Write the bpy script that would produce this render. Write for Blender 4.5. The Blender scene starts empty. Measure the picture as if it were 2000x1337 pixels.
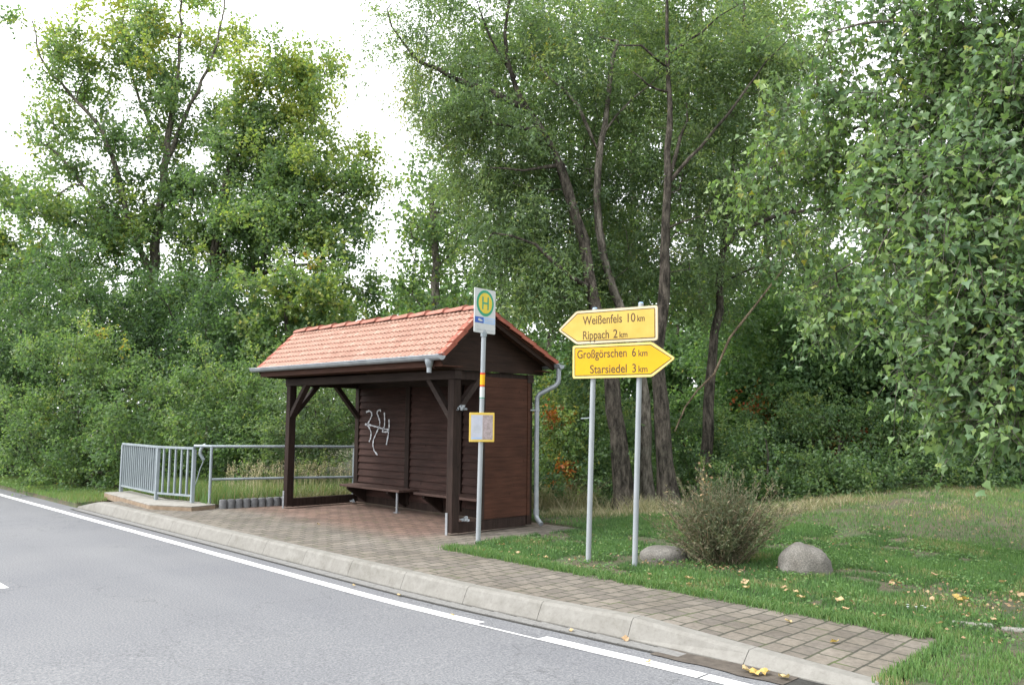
import bpy, math, random
import numpy as np
from mathutils import Matrix, Vector, noise as mnoise

sc = bpy.context.scene
C = sc.collection
PI = math.pi
R3 = math.radians
rng = np.random.default_rng(7)
random.seed(7)

# ------------------------------------------------------------------ camera
CAM = np.array([8.748, -7.507, 1.6])
RT = np.array([0.70334483, 0.71077876, 0.0099805])
UP = np.array([0.05933027, -0.07268943, 0.99558835])
FW = np.array([-0.70836853, 0.69964977, 0.09329643])
cd = bpy.data.cameras.new('camera')
cd.sensor_width = 36.0
cd.lens = 1602.8 / 2000 * 36
cd.clip_start = 0.05
cd.clip_end = 3000
cam = bpy.data.objects.new('camera', cd)
C.objects.link(cam)
M = Matrix.Identity(4)
for i in range(3):
    M[i][0] = RT[i]; M[i][1] = UP[i]; M[i][2] = -FW[i]; M[i][3] = CAM[i]
cam.matrix_world = M
sc.camera = cam

# ------------------------------------------------------------------ sky and sun (bright overcast)
SUN_EL, SUN_AZ = R3(52), R3(215)          # azimuth from +Y clockwise
w = bpy.data.worlds.new('World'); sc.world = w; w.use_nodes = True
nt = w.node_tree; nt.nodes.clear()
out = nt.nodes.new('ShaderNodeOutputWorld')
sky = nt.nodes.new('ShaderNodeTexSky'); sky.sky_type = 'NISHITA'; sky.sun_disc = False
sky.sun_elevation = SUN_EL; sky.sun_rotation = SUN_AZ
sky.air_density = 1.0; sky.dust_density = 4.0
b1 = nt.nodes.new('ShaderNodeBackground'); b1.inputs['Strength'].default_value = 0.07
hs = nt.nodes.new('ShaderNodeHueSaturation'); hs.inputs['Saturation'].default_value = 0.25
nt.links.new(sky.outputs[0], hs.inputs['Color']); nt.links.new(hs.outputs[0], b1.inputs['Color'])
b2 = nt.nodes.new('ShaderNodeBackground')
b2.inputs['Color'].default_value = (0.97, 0.985, 1.0, 1); b2.inputs['Strength'].default_value = 0.74
ad = nt.nodes.new('ShaderNodeAddShader')
nt.links.new(b1.outputs[0], ad.inputs[0]); nt.links.new(b2.outputs[0], ad.inputs[1])
nt.links.new(ad.outputs[0], out.inputs['Surface'])
sd = bpy.data.lights.new('sun', 'SUN'); sd.energy = 1.3; sd.angle = R3(14); sd.color = (1.0, 0.985, 0.955)
so = bpy.data.objects.new('sun', sd); C.objects.link(so)
sdir = Vector((math.sin(SUN_AZ) * math.cos(SUN_EL), math.cos(SUN_AZ) * math.cos(SUN_EL), math.sin(SUN_EL)))
so.rotation_euler = (-sdir).to_track_quat('-Z', 'Y').to_euler()
so.location = (0, -5, 30)
vs = sc.view_settings
vs.view_transform = 'Standard'; vs.look = 'None'; vs.gamma = 1.0; vs.use_curve_mapping = False
vs.exposure = 1.4
try:
    sc.cycles.max_bounces = 12; sc.cycles.diffuse_bounces = 6; sc.cycles.transmission_bounces = 8; sc.cycles.transparent_max_bounces = 8
    sc.cycles.use_denoising = True
except Exception:
    pass

# ------------------------------------------------------------------ helpers
def at(u, v, D):
    """point seen at photo pixel (u, v) at depth D metres along the viewing direction (level)"""
    d = FW + RT * (u - 1000) / 1602.8 - UP * (v - 668.5) / 1602.8
    h = FW[:2] / np.hypot(FW[0], FW[1])
    return CAM + d * (D / (d[:2] @ h))

FH = np.array([FW[0], FW[1], 0.0]); FH /= np.linalg.norm(FH)
RH = np.array([RT[0], RT[1], 0.0]); RH /= np.linalg.norm(RH)

def tag(o, label=None, cat=None, group=None, kind=None):
    if label: o['label'] = label
    if cat: o['category'] = cat
    if group: o['group'] = group
    if kind: o['kind'] = kind
    return o

def thing(name, loc, label, cat, group=None):
    o = bpy.data.objects.new(name, None); C.objects.link(o)
    o.location = loc; o.empty_display_size = 0.1
    return tag(o, label, cat, group)

class MB:
    """collects world-space geometry; build() links it as one mesh object"""
    def __init__(s): s.v = []; s.f = []
    def add(s, vs, fs):
        o = len(s.v); s.v += [tuple(map(float, p)) for p in vs]; s.f += [tuple(i + o for i in f) for f in fs]; return s
    def box(s, a, b):
        x0, y0, z0 = a; x1, y1, z1 = b
        return s.add([(x0,y0,z0),(x1,y0,z0),(x1,y1,z0),(x0,y1,z0),(x0,y0,z1),(x1,y0,z1),(x1,y1,z1),(x0,y1,z1)],
                     [(3,2,1,0),(4,5,6,7),(0,1,5,4),(1,2,6,5),(2,3,7,6),(3,0,4,7)])
    def bar(s, p, q, w, h, up=(0, 0, 1)):
        """rectangular bar p->q, w across, h along up"""
        p = np.array(p, float); q = np.array(q, float); t = q - p; t /= np.linalg.norm(t)
        a = np.cross(t, up); a /= np.linalg.norm(a); b = np.cross(a, t)
        vs = []
        for c in (p, q):
            for sa, sb in ((-1,-1),(1,-1),(1,1),(-1,1)): vs.append(c + a*sa*w/2 + b*sb*h/2)
        return s.add(vs, [(3,2,1,0),(4,5,6,7),(0,1,5,4),(1,2,6,5),(2,3,7,6),(3,0,4,7)])
    def tube(s, pts, r, k=12, cap=True):
        pts = [np.array(p, float) for p in pts]; n = len(pts)
        rs = r if hasattr(r, '__len__') else [r] * n
        prev = None; base = len(s.v); vs = []
        for i in range(n):
            t = pts[min(i+1, n-1)] - pts[max(i-1, 0)]; t /= np.linalg.norm(t)
            if prev is None:
                ref = np.array([0, 0, 1.]) if abs(t[2]) < .9 else np.array([1., 0, 0])
                a = np.cross(t, ref)
            else: a = prev - t * (prev @ t)
            a /= np.linalg.norm(a); prev = a; b = np.cross(t, a)
            for j in range(k):
                an = 2*PI*j/k; vs.append(pts[i] + (a*math.cos(an) + b*math.sin(an)) * rs[i])
        fs = [(i*k+j, i*k+(j+1)%k, (i+1)*k+(j+1)%k, (i+1)*k+j) for i in range(n-1) for j in range(k)]
        if cap: fs += [tuple(range(k-1, -1, -1)), tuple((n-1)*k + j for j in range(k))]
        return s.add(vs, fs)
    def prism(s, poly, z0, z1):
        n = len(poly)
        return s.add([(x,y,z0) for x,y in poly] + [(x,y,z1) for x,y in poly],
                     [tuple(range(n-1,-1,-1)), tuple(range(n,2*n))] + [(i,(i+1)%n,n+(i+1)%n,n+i) for i in range(n)])
    def build(s, name, mat, parent=None, smooth=False, bevel=0.0, xf=None):
        me = bpy.data.meshes.new(name)
        vs_ = s.v
        if xf is not None:
            vs_ = [tuple(xf @ Vector(p)) for p in vs_]
        if parent is not None:
            L = parent_world(parent); vs_ = [(p[0]-L[0], p[1]-L[1], p[2]-L[2]) for p in vs_]
        me.from_pydata(vs_, [], s.f); me.update()
        me.materials.append(mat)
        o = bpy.data.objects.new(name, me); C.objects.link(o)
        if parent is not None: o.parent = parent
        if smooth:
            me.polygons.foreach_set('use_smooth', [True]*len(me.polygons))
            try: me.set_sharp_from_angle(angle=R3(40))
            except Exception: pass
        if bevel:
            m = o.modifiers.new('bevel', 'BEVEL'); m.width = bevel; m.segments = 2; m.limit_method = 'ANGLE'
        return o

def parent_world(p):
    x = y = z = 0.0
    while p is not None:
        x += p.location.x; y += p.location.y; z += p.location.z; p = p.parent
    return (x, y, z)

def fast_mesh(name, verts, faces_n, idx, mat, parent=None, tint=None, smooth=False):
    """verts (N,3), all faces with faces_n corners, idx flat loop indices"""
    verts = np.asarray(verts, np.float32)
    if parent is not None: verts = verts - np.array(parent_world(parent), np.float32)
    me = bpy.data.meshes.new(name)
    nf = len(idx) // faces_n
    me.vertices.add(len(verts)); me.vertices.foreach_set('co', verts.ravel())
    me.loops.add(len(idx)); me.loops.foreach_set('vertex_index', np.asarray(idx, np.int32))
    me.polygons.add(nf)
    me.polygons.foreach_set('loop_start', np.arange(0, nf*faces_n, faces_n, dtype=np.int32))
    me.polygons.foreach_set('loop_total', np.full(nf, faces_n, np.int32))
    if smooth: me.polygons.foreach_set('use_smooth', np.ones(nf, bool))
    if tint is not None:
        a = me.attributes.new('tint', 'FLOAT', 'FACE'); a.data.foreach_set('value', np.asarray(tint, np.float32))
    me.update(calc_edges=True)
    me.materials.append(mat)
    o = bpy.data.objects.new(name, me); C.objects.link(o)
    if parent is not None: o.parent = parent
    return o

# ------------------------------------------------------------------ materials
def mat(name):
    m = bpy.data.materials.new(name); m.use_nodes = True
    n = m.node_tree; b = n.nodes['Principled BSDF']
    return m, n, b
def N(n, t, **k):
    x = n.nodes.new(t)
    for a, v in k.items(): setattr(x, a, v)
    return x
def ramp(n, stops, fac=None, interp='LINEAR'):
    r = N(n, 'ShaderNodeValToRGB'); e = r.color_ramp.elements; r.color_ramp.interpolation = interp
    while len(e) < len(stops): e.new(0.5)
    for el, (p, c) in zip(e, stops): el.position = p; el.color = (*c, 1)
    if fac is not None: n.links.new(fac, r.inputs[0])
    return r
def coords(n, scale=(1,1,1), rot=(0,0,0)):
    t = N(n, 'ShaderNodeTexCoord'); mp = N(n, 'ShaderNodeMapping')
    mp.inputs['Scale'].default_value = scale; mp.inputs['Rotation'].default_value = rot
    n.links.new(t.outputs['Object'], mp.inputs[0]); return mp.outputs[0]
def noise(n, vec, scale, detail=4, rough=.6):
    x = N(n, 'ShaderNodeTexNoise'); x.inputs['Scale'].default_value = scale
    x.inputs['Detail'].default_value = detail; x.inputs['Roughness'].default_value = rough
    n.links.new(vec, x.inputs['Vector']); return x.outputs['Fac']
def mix(n, a, b, fac, mode='MIX'):
    x = N(n, 'ShaderNodeMix', data_type='RGBA', blend_type=mode)
    for i, v in ((6, a), (7, b)):
        if isinstance(v, tuple): x.inputs[i].default_value = (*v, 1)
        else: n.links.new(v, x.inputs[i])
    if isinstance(fac, (int, float)): x.inputs[0].default_value = fac
    else: n.links.new(fac, x.inputs[0])
    return x.outputs[2]
def bump(n, b, h, strength=.3, dist=.01):
    x = N(n, 'ShaderNodeBump'); x.inputs['Strength'].default_value = strength; x.inputs['Distance'].default_value = dist
    n.links.new(h, x.inputs['Height']); n.links.new(x.outputs[0], b.inputs['Normal'])
def simple(name, c1, c2, scale=8, rough=.7, stretch=(1,1,1), metal=0.0, bstr=.15, bdist=.005, spec=.3):
    m, n, b = mat(name); co = coords(n, stretch)
    f = noise(n, co, scale, 6, .65)
    r = ramp(n, [(.3, c1), (.7, c2)], f)
    n.links.new(r.outputs[0], b.inputs['Base Color'])
    b.inputs['Roughness'].default_value = rough; b.inputs['Metallic'].default_value = metal
    b.inputs['Specular IOR Level'].default_value = spec
    if bstr: bump(n, b, f, bstr, bdist)
    return m

def asphalt_mat():
    m, n, b = mat('asphalt'); co = coords(n)
    f1 = noise(n, co, 58, 3, .85); f2 = noise(n, co, .45, 4, .6); f3 = noise(n, co, 60, 3, .7)
    r1 = ramp(n, [(.28, (.055,.057,.062)), (.44, (.102,.105,.112)), (.56, (.136,.139,.146)), (.72, (.21,.21,.208))], f1)
    r2 = ramp(n, [(.3, (1.08,1.08,1.10)), (.7, (1.28,1.27,1.25))], f2)
    c = mix(n, r1.outputs[0], r2.outputs[0], 1.0, 'MULTIPLY')
    # darker wheel tracks / oil along the lane
    sx = coords(n, (.05, 1, 1)); f4 = noise(n, sx, .9, 3, .5)
    r4 = ramp(n, [(.35, (.93,.93,.94)), (.6, (1.04,1.04,1.04))], f4)
    c = mix(n, c, r4.outputs[0], 1.0, 'MULTIPLY')
    # hairline crack
    vo = N(n, 'ShaderNodeTexVoronoi', feature='DISTANCE_TO_EDGE'); vo.inputs['Scale'].default_value = .33
    wv = N(n, 'ShaderNodeVectorMath', operation='ADD')
    nz = N(n, 'ShaderNodeTexNoise'); nz.inputs['Scale'].default_value = 2.5; nz.inputs['Detail'].default_value = 5
    n.links.new(co, nz.inputs['Vector']); sc_ = N(n, 'ShaderNodeVectorMath', operation='SCALE'); sc_.inputs['Scale'].default_value = .9
    n.links.new(nz.outputs['Color'], sc_.inputs[0]); n.links.new(co, wv.inputs[0]); n.links.new(sc_.outputs[0], wv.inputs[1])
    n.links.new(wv.outputs[0], vo.inputs['Vector'])
    rc = ramp(n, [(.0, (.72,.72,.72)), (.0022, (1,1,1))], vo.outputs['Distance'])
    c = mix(n, c, rc.outputs[0], 1.0, 'MULTIPLY')
    n.links.new(c, b.inputs['Base Color']); b.inputs['Roughness'].default_value = .85
    b.inputs['Specular IOR Level'].default_value = .25
    bump(n, b, f3, .5, .006); return m

def paver_mat(name, cols, red=False):
    m, n, b = mat(name); co = coords(n, (1,1,1), (0, 0, R3(90)))
    br = N(n, 'ShaderNodeTexBrick'); br.offset = .5; br.squash = 1.0
    br.inputs['Color1'].default_value = (*cols[0], 1); br.inputs['Color2'].default_value = (*cols[1], 1)
    br.inputs['Mortar'].default_value = (.045,.045,.033,1)
    br.inputs['Scale'].default_value = 1.0; br.inputs['Mortar Size'].default_value = .0105
    br.inputs['Mortar Smooth'].default_value = .35; br.inputs['Bias'].default_value = 0.0
    br.inputs['Brick Width'].default_value = .21; br.inputs['Row Height'].default_value = .168
    # wobble the joints a little
    nz = N(n, 'ShaderNodeTexNoise'); nz.inputs['Scale'].default_value = 5.0; n.links.new(co, nz.inputs['Vector'])
    s1 = N(n, 'ShaderNodeVectorMath', operation='SCALE'); s1.inputs['Scale'].default_value = .028; n.links.new(nz.outputs['Color'], s1.inputs[0])
    s2 = N(n, 'ShaderNodeVectorMath', operation='ADD'); n.links.new(co, s2.inputs[0]); n.links.new(s1.outputs[0], s2.inputs[1])
    n.links.new(s2.outputs[0], br.inputs['Vector'])
    f = noise(n, co, 22, 6, .7); r = ramp(n, [(.3, (.66,.65,.63)), (.7, (1.2,1.18,1.15))], f)
    c = mix(n, br.outputs['Color'], r.outputs[0], 1.0, 'MULTIPLY')
    f2 = noise(n, co, 1.1, 4, .6); r2 = ramp(n, [(.35, (.82,.80,.74)), (.65, (1.08,1.08,1.07))], f2)
    c = mix(n, c, r2.outputs[0], 1.0, 'MULTIPLY')
    # reddish clinker colour of the paving inside the shelter
    geo = N(n, 'ShaderNodeTexCoord'); sp = N(n, 'ShaderNodeSeparateXYZ'); n.links.new(geo.outputs['Object'], sp.inputs[0])
    def rng_(out_, a, b_):
        q = N(n, 'ShaderNodeMapRange', interpolation_type='SMOOTHSTEP'); q.inputs['From Min'].default_value = a; q.inputs['From Max'].default_value = b_
        n.links.new(out_, q.inputs['Value']); return q.outputs[0]
    nn = N(n, 'ShaderNodeMath', operation='MULTIPLY'); n.links.new(rng_(sp.outputs['Y'], -1.1, -.1), nn.inputs[0]); n.links.new(rng_(sp.outputs['X'], .3, -.6), nn.inputs[1])
    c = mix(n, c, mix(n, c, (1.12, .80, .74), 1.0, 'MULTIPLY'), nn.outputs[0])
    # moss in the joints towards the right end
    f5 = noise(n, co, 3.0, 4, .6); mm = N(n, 'ShaderNodeMath', operation='MULTIPLY')
    n.links.new(rng_(f5, .5, .72), mm.inputs[0]); n.links.new(br.outputs['Fac'], mm.inputs[1])
    c = mix(n, c, (.06,.08,.02), mm.outputs[0])
    n.links.new(c, b.inputs['Base Color']); b.inputs['Roughness'].default_value = .9
    inv = N(n, 'ShaderNodeMath', operation='SUBTRACT'); inv.inputs[0].default_value = 1.0; n.links.new(br.outputs['Fac'], inv.inputs[1])
    hsum = N(n, 'ShaderNodeMath', operation='MULTIPLY_ADD'); n.links.new(f, hsum.inputs[0]); hsum.inputs[1].default_value = .35; n.links.new(inv.outputs[0], hsum.inputs[2])
    bump(n, b, hsum.outputs[0], .7, .008)
    return m

def leaf_mat(name, stops, trans=.35, rough=.5):
    m, n, b = mat(name)
    at_ = N(n, 'ShaderNodeAttribute', attribute_name='tint', attribute_type='GEOMETRY')
    g_ = {'poplar_leaf': 1.22, 'willow_leaf': 1.20, 'poplar_leaf_near': 1.15, 'hornbeam_leaf': 1.12, 'bush_leaf': 1.12}.get(name, 1.0)
    stops = [(p_, tuple(q_*g_ for q_ in c_)) if i_ < 4 else (p_, c_) for i_, (p_, c_) in enumerate(stops)]
    if 'leaf' in name and name != 'fallen_leaf': stops = [(p_, (c_[0]*.99, c_[1]*1.0, min(c_[2]*1.08, c_[1]))) if i_ < 4 else (p_, (c_[0]*.9, c_[1]*.95, c_[2]*1.2)) for i_, (p_, c_) in enumerate(stops)]
    r = ramp(n, stops, at_.outputs['Fac'])
    n.links.new(r.outputs[0], b.inputs['Base Color']); b.inputs['Roughness'].default_value = rough
    b.inputs['Specular IOR Level'].default_value = .35
    tr = N(n, 'ShaderNodeBsdfTranslucent')
    tc = mix(n, r.outputs[0], (1.2, 1.32, .66), 1.0, 'MULTIPLY'); n.links.new(tc, tr.inputs['Color'])
    ms = N(n, 'ShaderNodeMixShader'); ms.inputs[0].default_value = trans
    o = n.nodes['Material Output']
    n.links.new(b.outputs[0], ms.inputs[1]); n.links.new(tr.outputs[0], ms.inputs[2]); n.links.new(ms.outputs[0], o.inputs['Surface'])
    return m

def wood_mat(name, c1, c2, axis='x', board=None):
    """stained timber; grain along axis"""
    m, n, b = mat(name)
    st = {'x': (1.2, 14, 14), 'y': (14, 1.2, 14), 'z': (14, 14, 1.2)}[axis]
    co = coords(n, st); f = noise(n, co, 2.2, 7, .65)
    r = ramp(n, [(.3, c1), (.7, c2)], f)
    c = r.outputs[0]
    co2 = coords(n); f2 = noise(n, co2, 1.3, 3, .5); r2 = ramp(n, [(.3, (.75,.75,.75)), (.7, (1.2,1.18,1.15))], f2)
    c = mix(n, c, r2.outputs[0], 1.0, 'MULTIPLY')
    f3 = noise(n, co2, 9, 2, .5); r3 = ramp(n, [(.70, (1,1,1)), (.78, (.45,.42,.4))], f3)
    c = mix(n, c, r3.outputs[0], 1.0, 'MULTIPLY')
    n.links.new(c, b.inputs['Base Color']); b.inputs['Roughness'].default_value = .7
    b.inputs['Specular IOR Level'].default_value = .14
    bump(n, b, f, .35, .004); return m

def tile_mat(name, c1, c2, c3):
    m, n, b = mat(name); co = coords(n)
    f = noise(n, co, 6, 5, .6); f2 = noise(n, co, 60, 3, .7)
    r = ramp(n, [(.3, c1), (.55, c2), (.75, c3)], f); r2 = ramp(n, [(.3, (.85,.84,.82)), (.7, (1.08,1.07,1.06))], f2)
    n.links.new(mix(n, r.outputs[0], r2.outputs[0], 1.0, 'MULTIPLY'), b.inputs['Base Color'])
    b.inputs['Roughness'].default_value = .7; bump(n, b, f2, .2, .002); return m

def bark_mat(name, c1, c2, c3):
    m, n, b = mat(name); co = coords(n, (1, 1, .3)); f = noise(n, co, 11, 9, .78); f2 = noise(n, coords(n), 1.4, 4, .6)
    r = ramp(n, [(.40, c1), (.5, c2), (.62, c3)], f); r2 = ramp(n, [(.3, (.7,.72,.66)), (.7, (1.2,1.15,1.1))], f2)
    n.links.new(mix(n, r.outputs[0], r2.outputs[0], 1.0, 'MULTIPLY'), b.inputs['Base Color'])
    b.inputs['Roughness'].default_value = .92; b.inputs['Specular IOR Level'].default_value = .15
    bump(n, b, f, 1.0, .09); return m

GREEN = [(0.0, (.018,.050,.012)), (.3, (.040,.098,.024)), (.55, (.072,.145,.034)), (.75, (.14,.20,.035)), (.88, (.33,.31,.04)), (1.0, (.50,.33,.05))]
M_leaf_poplar = leaf_mat('poplar_leaf', [(0.0, (.062,.105,.055)), (.3, (.102,.162,.076)), (.55, (.150,.215,.086)), (.75, (.25,.29,.07)), (.88, (.42,.38,.07)), (1.0, (.5,.33,.05))], .5)
M_leaf_willow = leaf_mat('willow_leaf', [(0.0, (.072,.112,.064)), (.3, (.110,.165,.084)), (.55, (.150,.208,.094)), (.75, (.21,.255,.09)), (.88, (.42,.36,.08)), (1.0, (.45,.28,.05))], .5)
M_leaf_bush = leaf_mat('bush_leaf', [(0.0, (.042,.080,.038)), (.3, (.085,.144,.062)), (.55, (.132,.202,.080)), (.75, (.20,.255,.085)), (.88, (.40,.35,.06)), (1.0, (.42,.12,.03))], .5)
M_leaf_dark = leaf_mat('hornbeam_leaf', [(0.0, (.062,.120,.058)), (.3, (.108,.185,.080)), (.55, (.150,.235,.090)), (.75, (.20,.27,.085)), (.88, (.36,.22,.05)), (1.0, (.40,.10,.04))], .5)
M_leaf_near = leaf_mat('poplar_leaf_near', [(0.0, (.060,.110,.055)), (.3, (.100,.165,.078)), (.55, (.142,.218,.086)), (.75, (.20,.28,.085)), (.88, (.38,.35,.06)), (1.0, (.5,.33,.05))], .42, .38)
M_grass = leaf_mat('grass_blade', [(0.0, (.050,.100,.040)), (.35, (.105,.205,.066)), (.6, (.155,.250,.085)), (.8, (.21,.215,.10)), (1.0, (.36,.29,.18))], .35, .6)
M_straw = leaf_mat('dry_grass', [(0.0, (.11,.15,.06)), (.35, (.21,.22,.12)), (.7, (.38,.33,.22)), (1.0, (.60,.52,.38))], .3, .7)
M_broom = leaf_mat('broom_twig', [(0.0, (.07,.095,.05)), (.3, (.12,.145,.075)), (.55, (.19,.165,.11)), (.8, (.27,.21,.15)), (1.0, (.5,.36,.24))], .2, .7)
M_dryleaf = leaf_mat('fallen_leaf', [(0.0, (.30,.19,.11)), (.4, (.38,.26,.15)), (.7, (.46,.35,.21)), (1.0, (.46,.32,.09))], .2, .6)
M_bark = bark_mat('bark_grey_brown', (.024,.022,.019), (.080,.071,.062), (.165,.148,.128))
M_bark_pale = bark_mat('bark_pale', (.055,.050,.044), (.150,.138,.120), (.29,.27,.24))
M_bark_dead = bark_mat('bark_dead', (.06,.048,.034), (.12,.095,.068), (.20,.165,.12))
M_asph = asphalt_mat()
M_pave = paver_mat('concrete_pavers', [(.166,.148,.128), (.112,.099,.088)])
M_kerb = simple('kerb_concrete', (.148,.142,.128), (.196,.190,.174), 9, .9, bstr=.04)
def stain(m, sc1, lo, hi):
    n = m.node_tree; b = n.nodes['Principled BSDF']; src = b.inputs['Base Color'].links[0].from_socket
    co = coords(n); f = noise(n, co, sc1, 6, .7); r = ramp(n, [(.28, lo), (.5, hi)], f)
    n.links.new(mix(n, src, r.outputs[0], 1.0, 'MULTIPLY'), b.inputs['Base Color'])
stain(M_kerb, 2.3, (.80,.79,.76), (1.06,1.06,1.06)); stain(M_kerb, 40, (.86,.85,.84), (1.04,1.04,1.04))
M_gut = simple('gutter_stone', (.13,.128,.124), (.20,.197,.19), 30, .9)
M_slab = simple('slab_concrete', (.18,.17,.15), (.27,.26,.24), 9, .9)
M_rusty = simple('rusty_slab_edge', (.17,.12,.08), (.27,.21,.15), 9, .9)
M_joint = simple('dark_joint', (.022,.021,.019), (.045,.044,.04), 20, 1)
M_palis = simple('palisade_concrete', (.09,.092,.095), (.16,.162,.165), 18, .9)
M_wood = wood_mat('dark_timber', (.014,.009,.0075), (.036,.023,.019), 'z')
M_woodx = wood_mat('dark_timber_long', (.020,.014,.012), (.044,.031,.027), 'x')
M_board = wood_mat('back_boards', (.022,.012,.010), (.058,.031,.026), 'x')
M_side = wood_mat('red_brown_boards', (.034,.0145,.009), (.070,.030,.019), 'y')
M_gable = wood_mat('gable_boards', (.014,.008,.006), (.032,.018,.013), 'y')
M_soff = wood_mat('soffit_boards', (.035,.015,.010), (.07,.032,.022), 'x')
M_bench = wood_mat('bench_timber', (.06,.036,.032), (.12,.08,.068), 'x')
M_tile = tile_mat('clay_tile', (.245,.135,.098), (.312,.184,.138), (.38,.265,.215))
M_ridge = tile_mat('ridge_clay', (.24,.085,.058), (.31,.118,.083), (.35,.165,.125))
M_verge = tile_mat('verge_clay', (.19,.044,.024), (.27,.068,.036), (.33,.11,.065))
stain(M_tile, 2.0, (.88,.86,.85), (1.12,1.10,1.10)); stain(M_slab, 3.0, (.7,.68,.62), (1.05,1.05,1.05))
M_zinc = simple('zinc', (.22,.245,.27), (.34,.365,.39), 5, .45, (1,1,1), .35, .05, .002, .5)
M_galv = simple('galvanised_steel', (.19,.225,.245), (.30,.34,.365), 9, .5, (1,1,.3), .3, .05, .002, .5)
M_pole = simple('grey_pole', (.24,.265,.285), (.32,.345,.365), 7, .5, (1,1,.4), .15, .04, .002, .5)
M_steel = simple('pale_steel_plate', (.19,.20,.215), (.30,.315,.33), 8, .5, (1,1,1), .3, .03)
M_white = simple('white_sheet', (.42,.44,.44), (.50,.515,.515), 4, .45, bstr=0)
M_greenp = simple('traffic_green', (.01,.22,.12), (.015,.27,.15), 4, .45, bstr=0)
M_yelH = simple('emblem_yellow', (.52,.40,.025), (.60,.47,.04), 4, .45, bstr=0)
M_blue = simple('logo_blue', (.02,.07,.32), (.03,.10,.40), 4, .45, bstr=0)
M_lblue = simple('faded_blue', (.22,.36,.62), (.32,.47,.70), 4, .5, bstr=0)
M_ySign = simple('sign_yellow', (.50,.285,.002), (.58,.345,.003), 3, .45, bstr=0)
M_ySignP = simple('pale_sign_yellow', (.43,.285,.045), (.52,.37,.085), 3, .5, bstr=0)  # upper arrow face, a paler yellow than the lower one
M_rimP = simple('sign_rim_cream', (.46,.38,.24), (.56,.48,.34), 3, .5, bstr=0)
M_rimY = simple('sign_rim_yellow', (.54,.42,.12), (.62,.51,.20), 3, .5, bstr=0)
M_black = simple('sign_black', (.03,.018,.008), (.14,.085,.03), 30, .5, bstr=0)
M_frameY = simple('timetable_yellow', (.58,.40,.06), (.66,.48,.12), 4, .4, bstr=0)
M_paper = simple('paper', (.38,.40,.48), (.46,.48,.54), 12, .6, bstr=0)
M_map = simple('map_sheet', (.20,.17,.16), (.42,.35,.36), 28, .6, bstr=0)
M_bandY = simple('band_yellow', (.62,.32,.003), (.66,.36,.005), 4, .5, bstr=0)
M_bandR = simple('band_red', (.45,.04,.01), (.55,.06,.015), 4, .5, bstr=0)
M_graf = simple('spray_paint', (.33,.34,.37), (.62,.64,.68), 22, .7, bstr=0)
M_plastic = simple('white_plastic', (.2,.23,.25), (.36,.38,.40), 9, .4, bstr=0)
M_rock = None

def line_mat():
    m, n, b = mat('road_paint'); co = coords(n)
    f = noise(n, co, 26, 6, .75); f2 = noise(n, co, 2.2, 3, .6)
    s = N(n, 'ShaderNodeMath', operation='MULTIPLY_ADD'); n.links.new(f2, s.inputs[0]); s.inputs[1].default_value = .45; n.links.new(f, s.inputs[2])
    r = ramp(n, [(.40, (.12,.118,.115)), (.50, (.50,.50,.50)), (.8, (.58,.58,.58))], s.outputs[0])
    n.links.new(r.outputs[0], b.inputs['Base Color']); b.inputs['Roughness'].default_value = .6
    bump(n, b, f, .2, .003); return m
M_line = line_mat()

def rock_mat(name, c1, c2, c3):
    m, n, b = mat(name); co = coords(n); f = noise(n, co, 70, 4, .8); f2 = noise(n, co, 5, 5, .6)
    r = ramp(n, [(.3, c1), (.5, c2), (.7, c3)], f); r2 = ramp(n, [(.3, (.7,.66,.6)), (.7, (1.2,1.17,1.12))], f2)
    n.links.new(mix(n, r.outputs[0], r2.outputs[0], 1.0, 'MULTIPLY'), b.inputs['Base Color'])
    b.inputs['Roughness'].default_value = .9; bump(n, b, f2, .6, .03); return m
M_rock = rock_mat('granite', (.072,.074,.072), (.135,.131,.124), (.26,.25,.235))

def soil_mat():
    m, n, b = mat('lawn_soil'); co = coords(n)
    f = noise(n, co, 3.2, 6, .65); f2 = noise(n, co, 40, 5, .7)
    r = ramp(n, [(.3, (.05,.085,.03)), (.45, (.075,.085,.04)), (.6, (.095,.078,.05)), (.78, (.13,.10,.07))], f)
    r2 = ramp(n, [(.3, (.6,.6,.6)), (.7, (1.25,1.25,1.2))], f2)
    n.links.new(mix(n, r.outputs[0], r2.outputs[0], 1.0, 'MULTIPLY'), b.inputs['Base Color'])
    b.inputs['Roughness'].default_value = .95; bump(n, b, f2, .8, .03); return m
M_soil = soil_mat()
M_litter = simple('leaf_litter', (.035,.028,.018), (.14,.10,.06), 25, .95, bstr=.8, bdist=.03)

def sm(a, b, x):
    t = np.clip((np.asarray(x, float) - a) / (b - a), 0, 1); return t*t*(3-2*t)

# ------------------------------------------------------------------ ground, road, kerb, paving
def road_z(x): return -.172 + .085 * sm(1.5, 6.6, x)
KT = ([-60, -8.6, -7.6, 3.2, 4.68, 5.69, 6.6, 60], [-.15, -.15, 0, 0, .045, 0, -.035, -.06])
def kerb_z(x): return np.interp(x, *KT)
def lawn_h(x, y):
    x = np.asarray(x, float); y = np.asarray(y, float)
    dx = x - CAM[0]; dy = y - CAM[1]
    dep = dx*FH[0] + dy*FH[1]; lat = dx*RH[0] + dy*RH[1]
    h = .02 + .42 * sm(8.8, 14.5, dep) * sm(1.5, 8.0, lat)
    h = h + .05*np.sin(x*.9+1)*np.sin(y*.8) * sm(2, 5, y)
    h = h - .5*sm(17, 24, dep) * sm(-1, 3, lat)
    h = np.where(x < -4.6, .07 + 0*h, h)
    h = np.where((y < -.6) & (x < -8), -.07, h)
    h = np.where((x > 6.3) & (y < -.5), kerb_z(x)*sm(-.5, -2, y) + .02, h)
    return h
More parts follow.
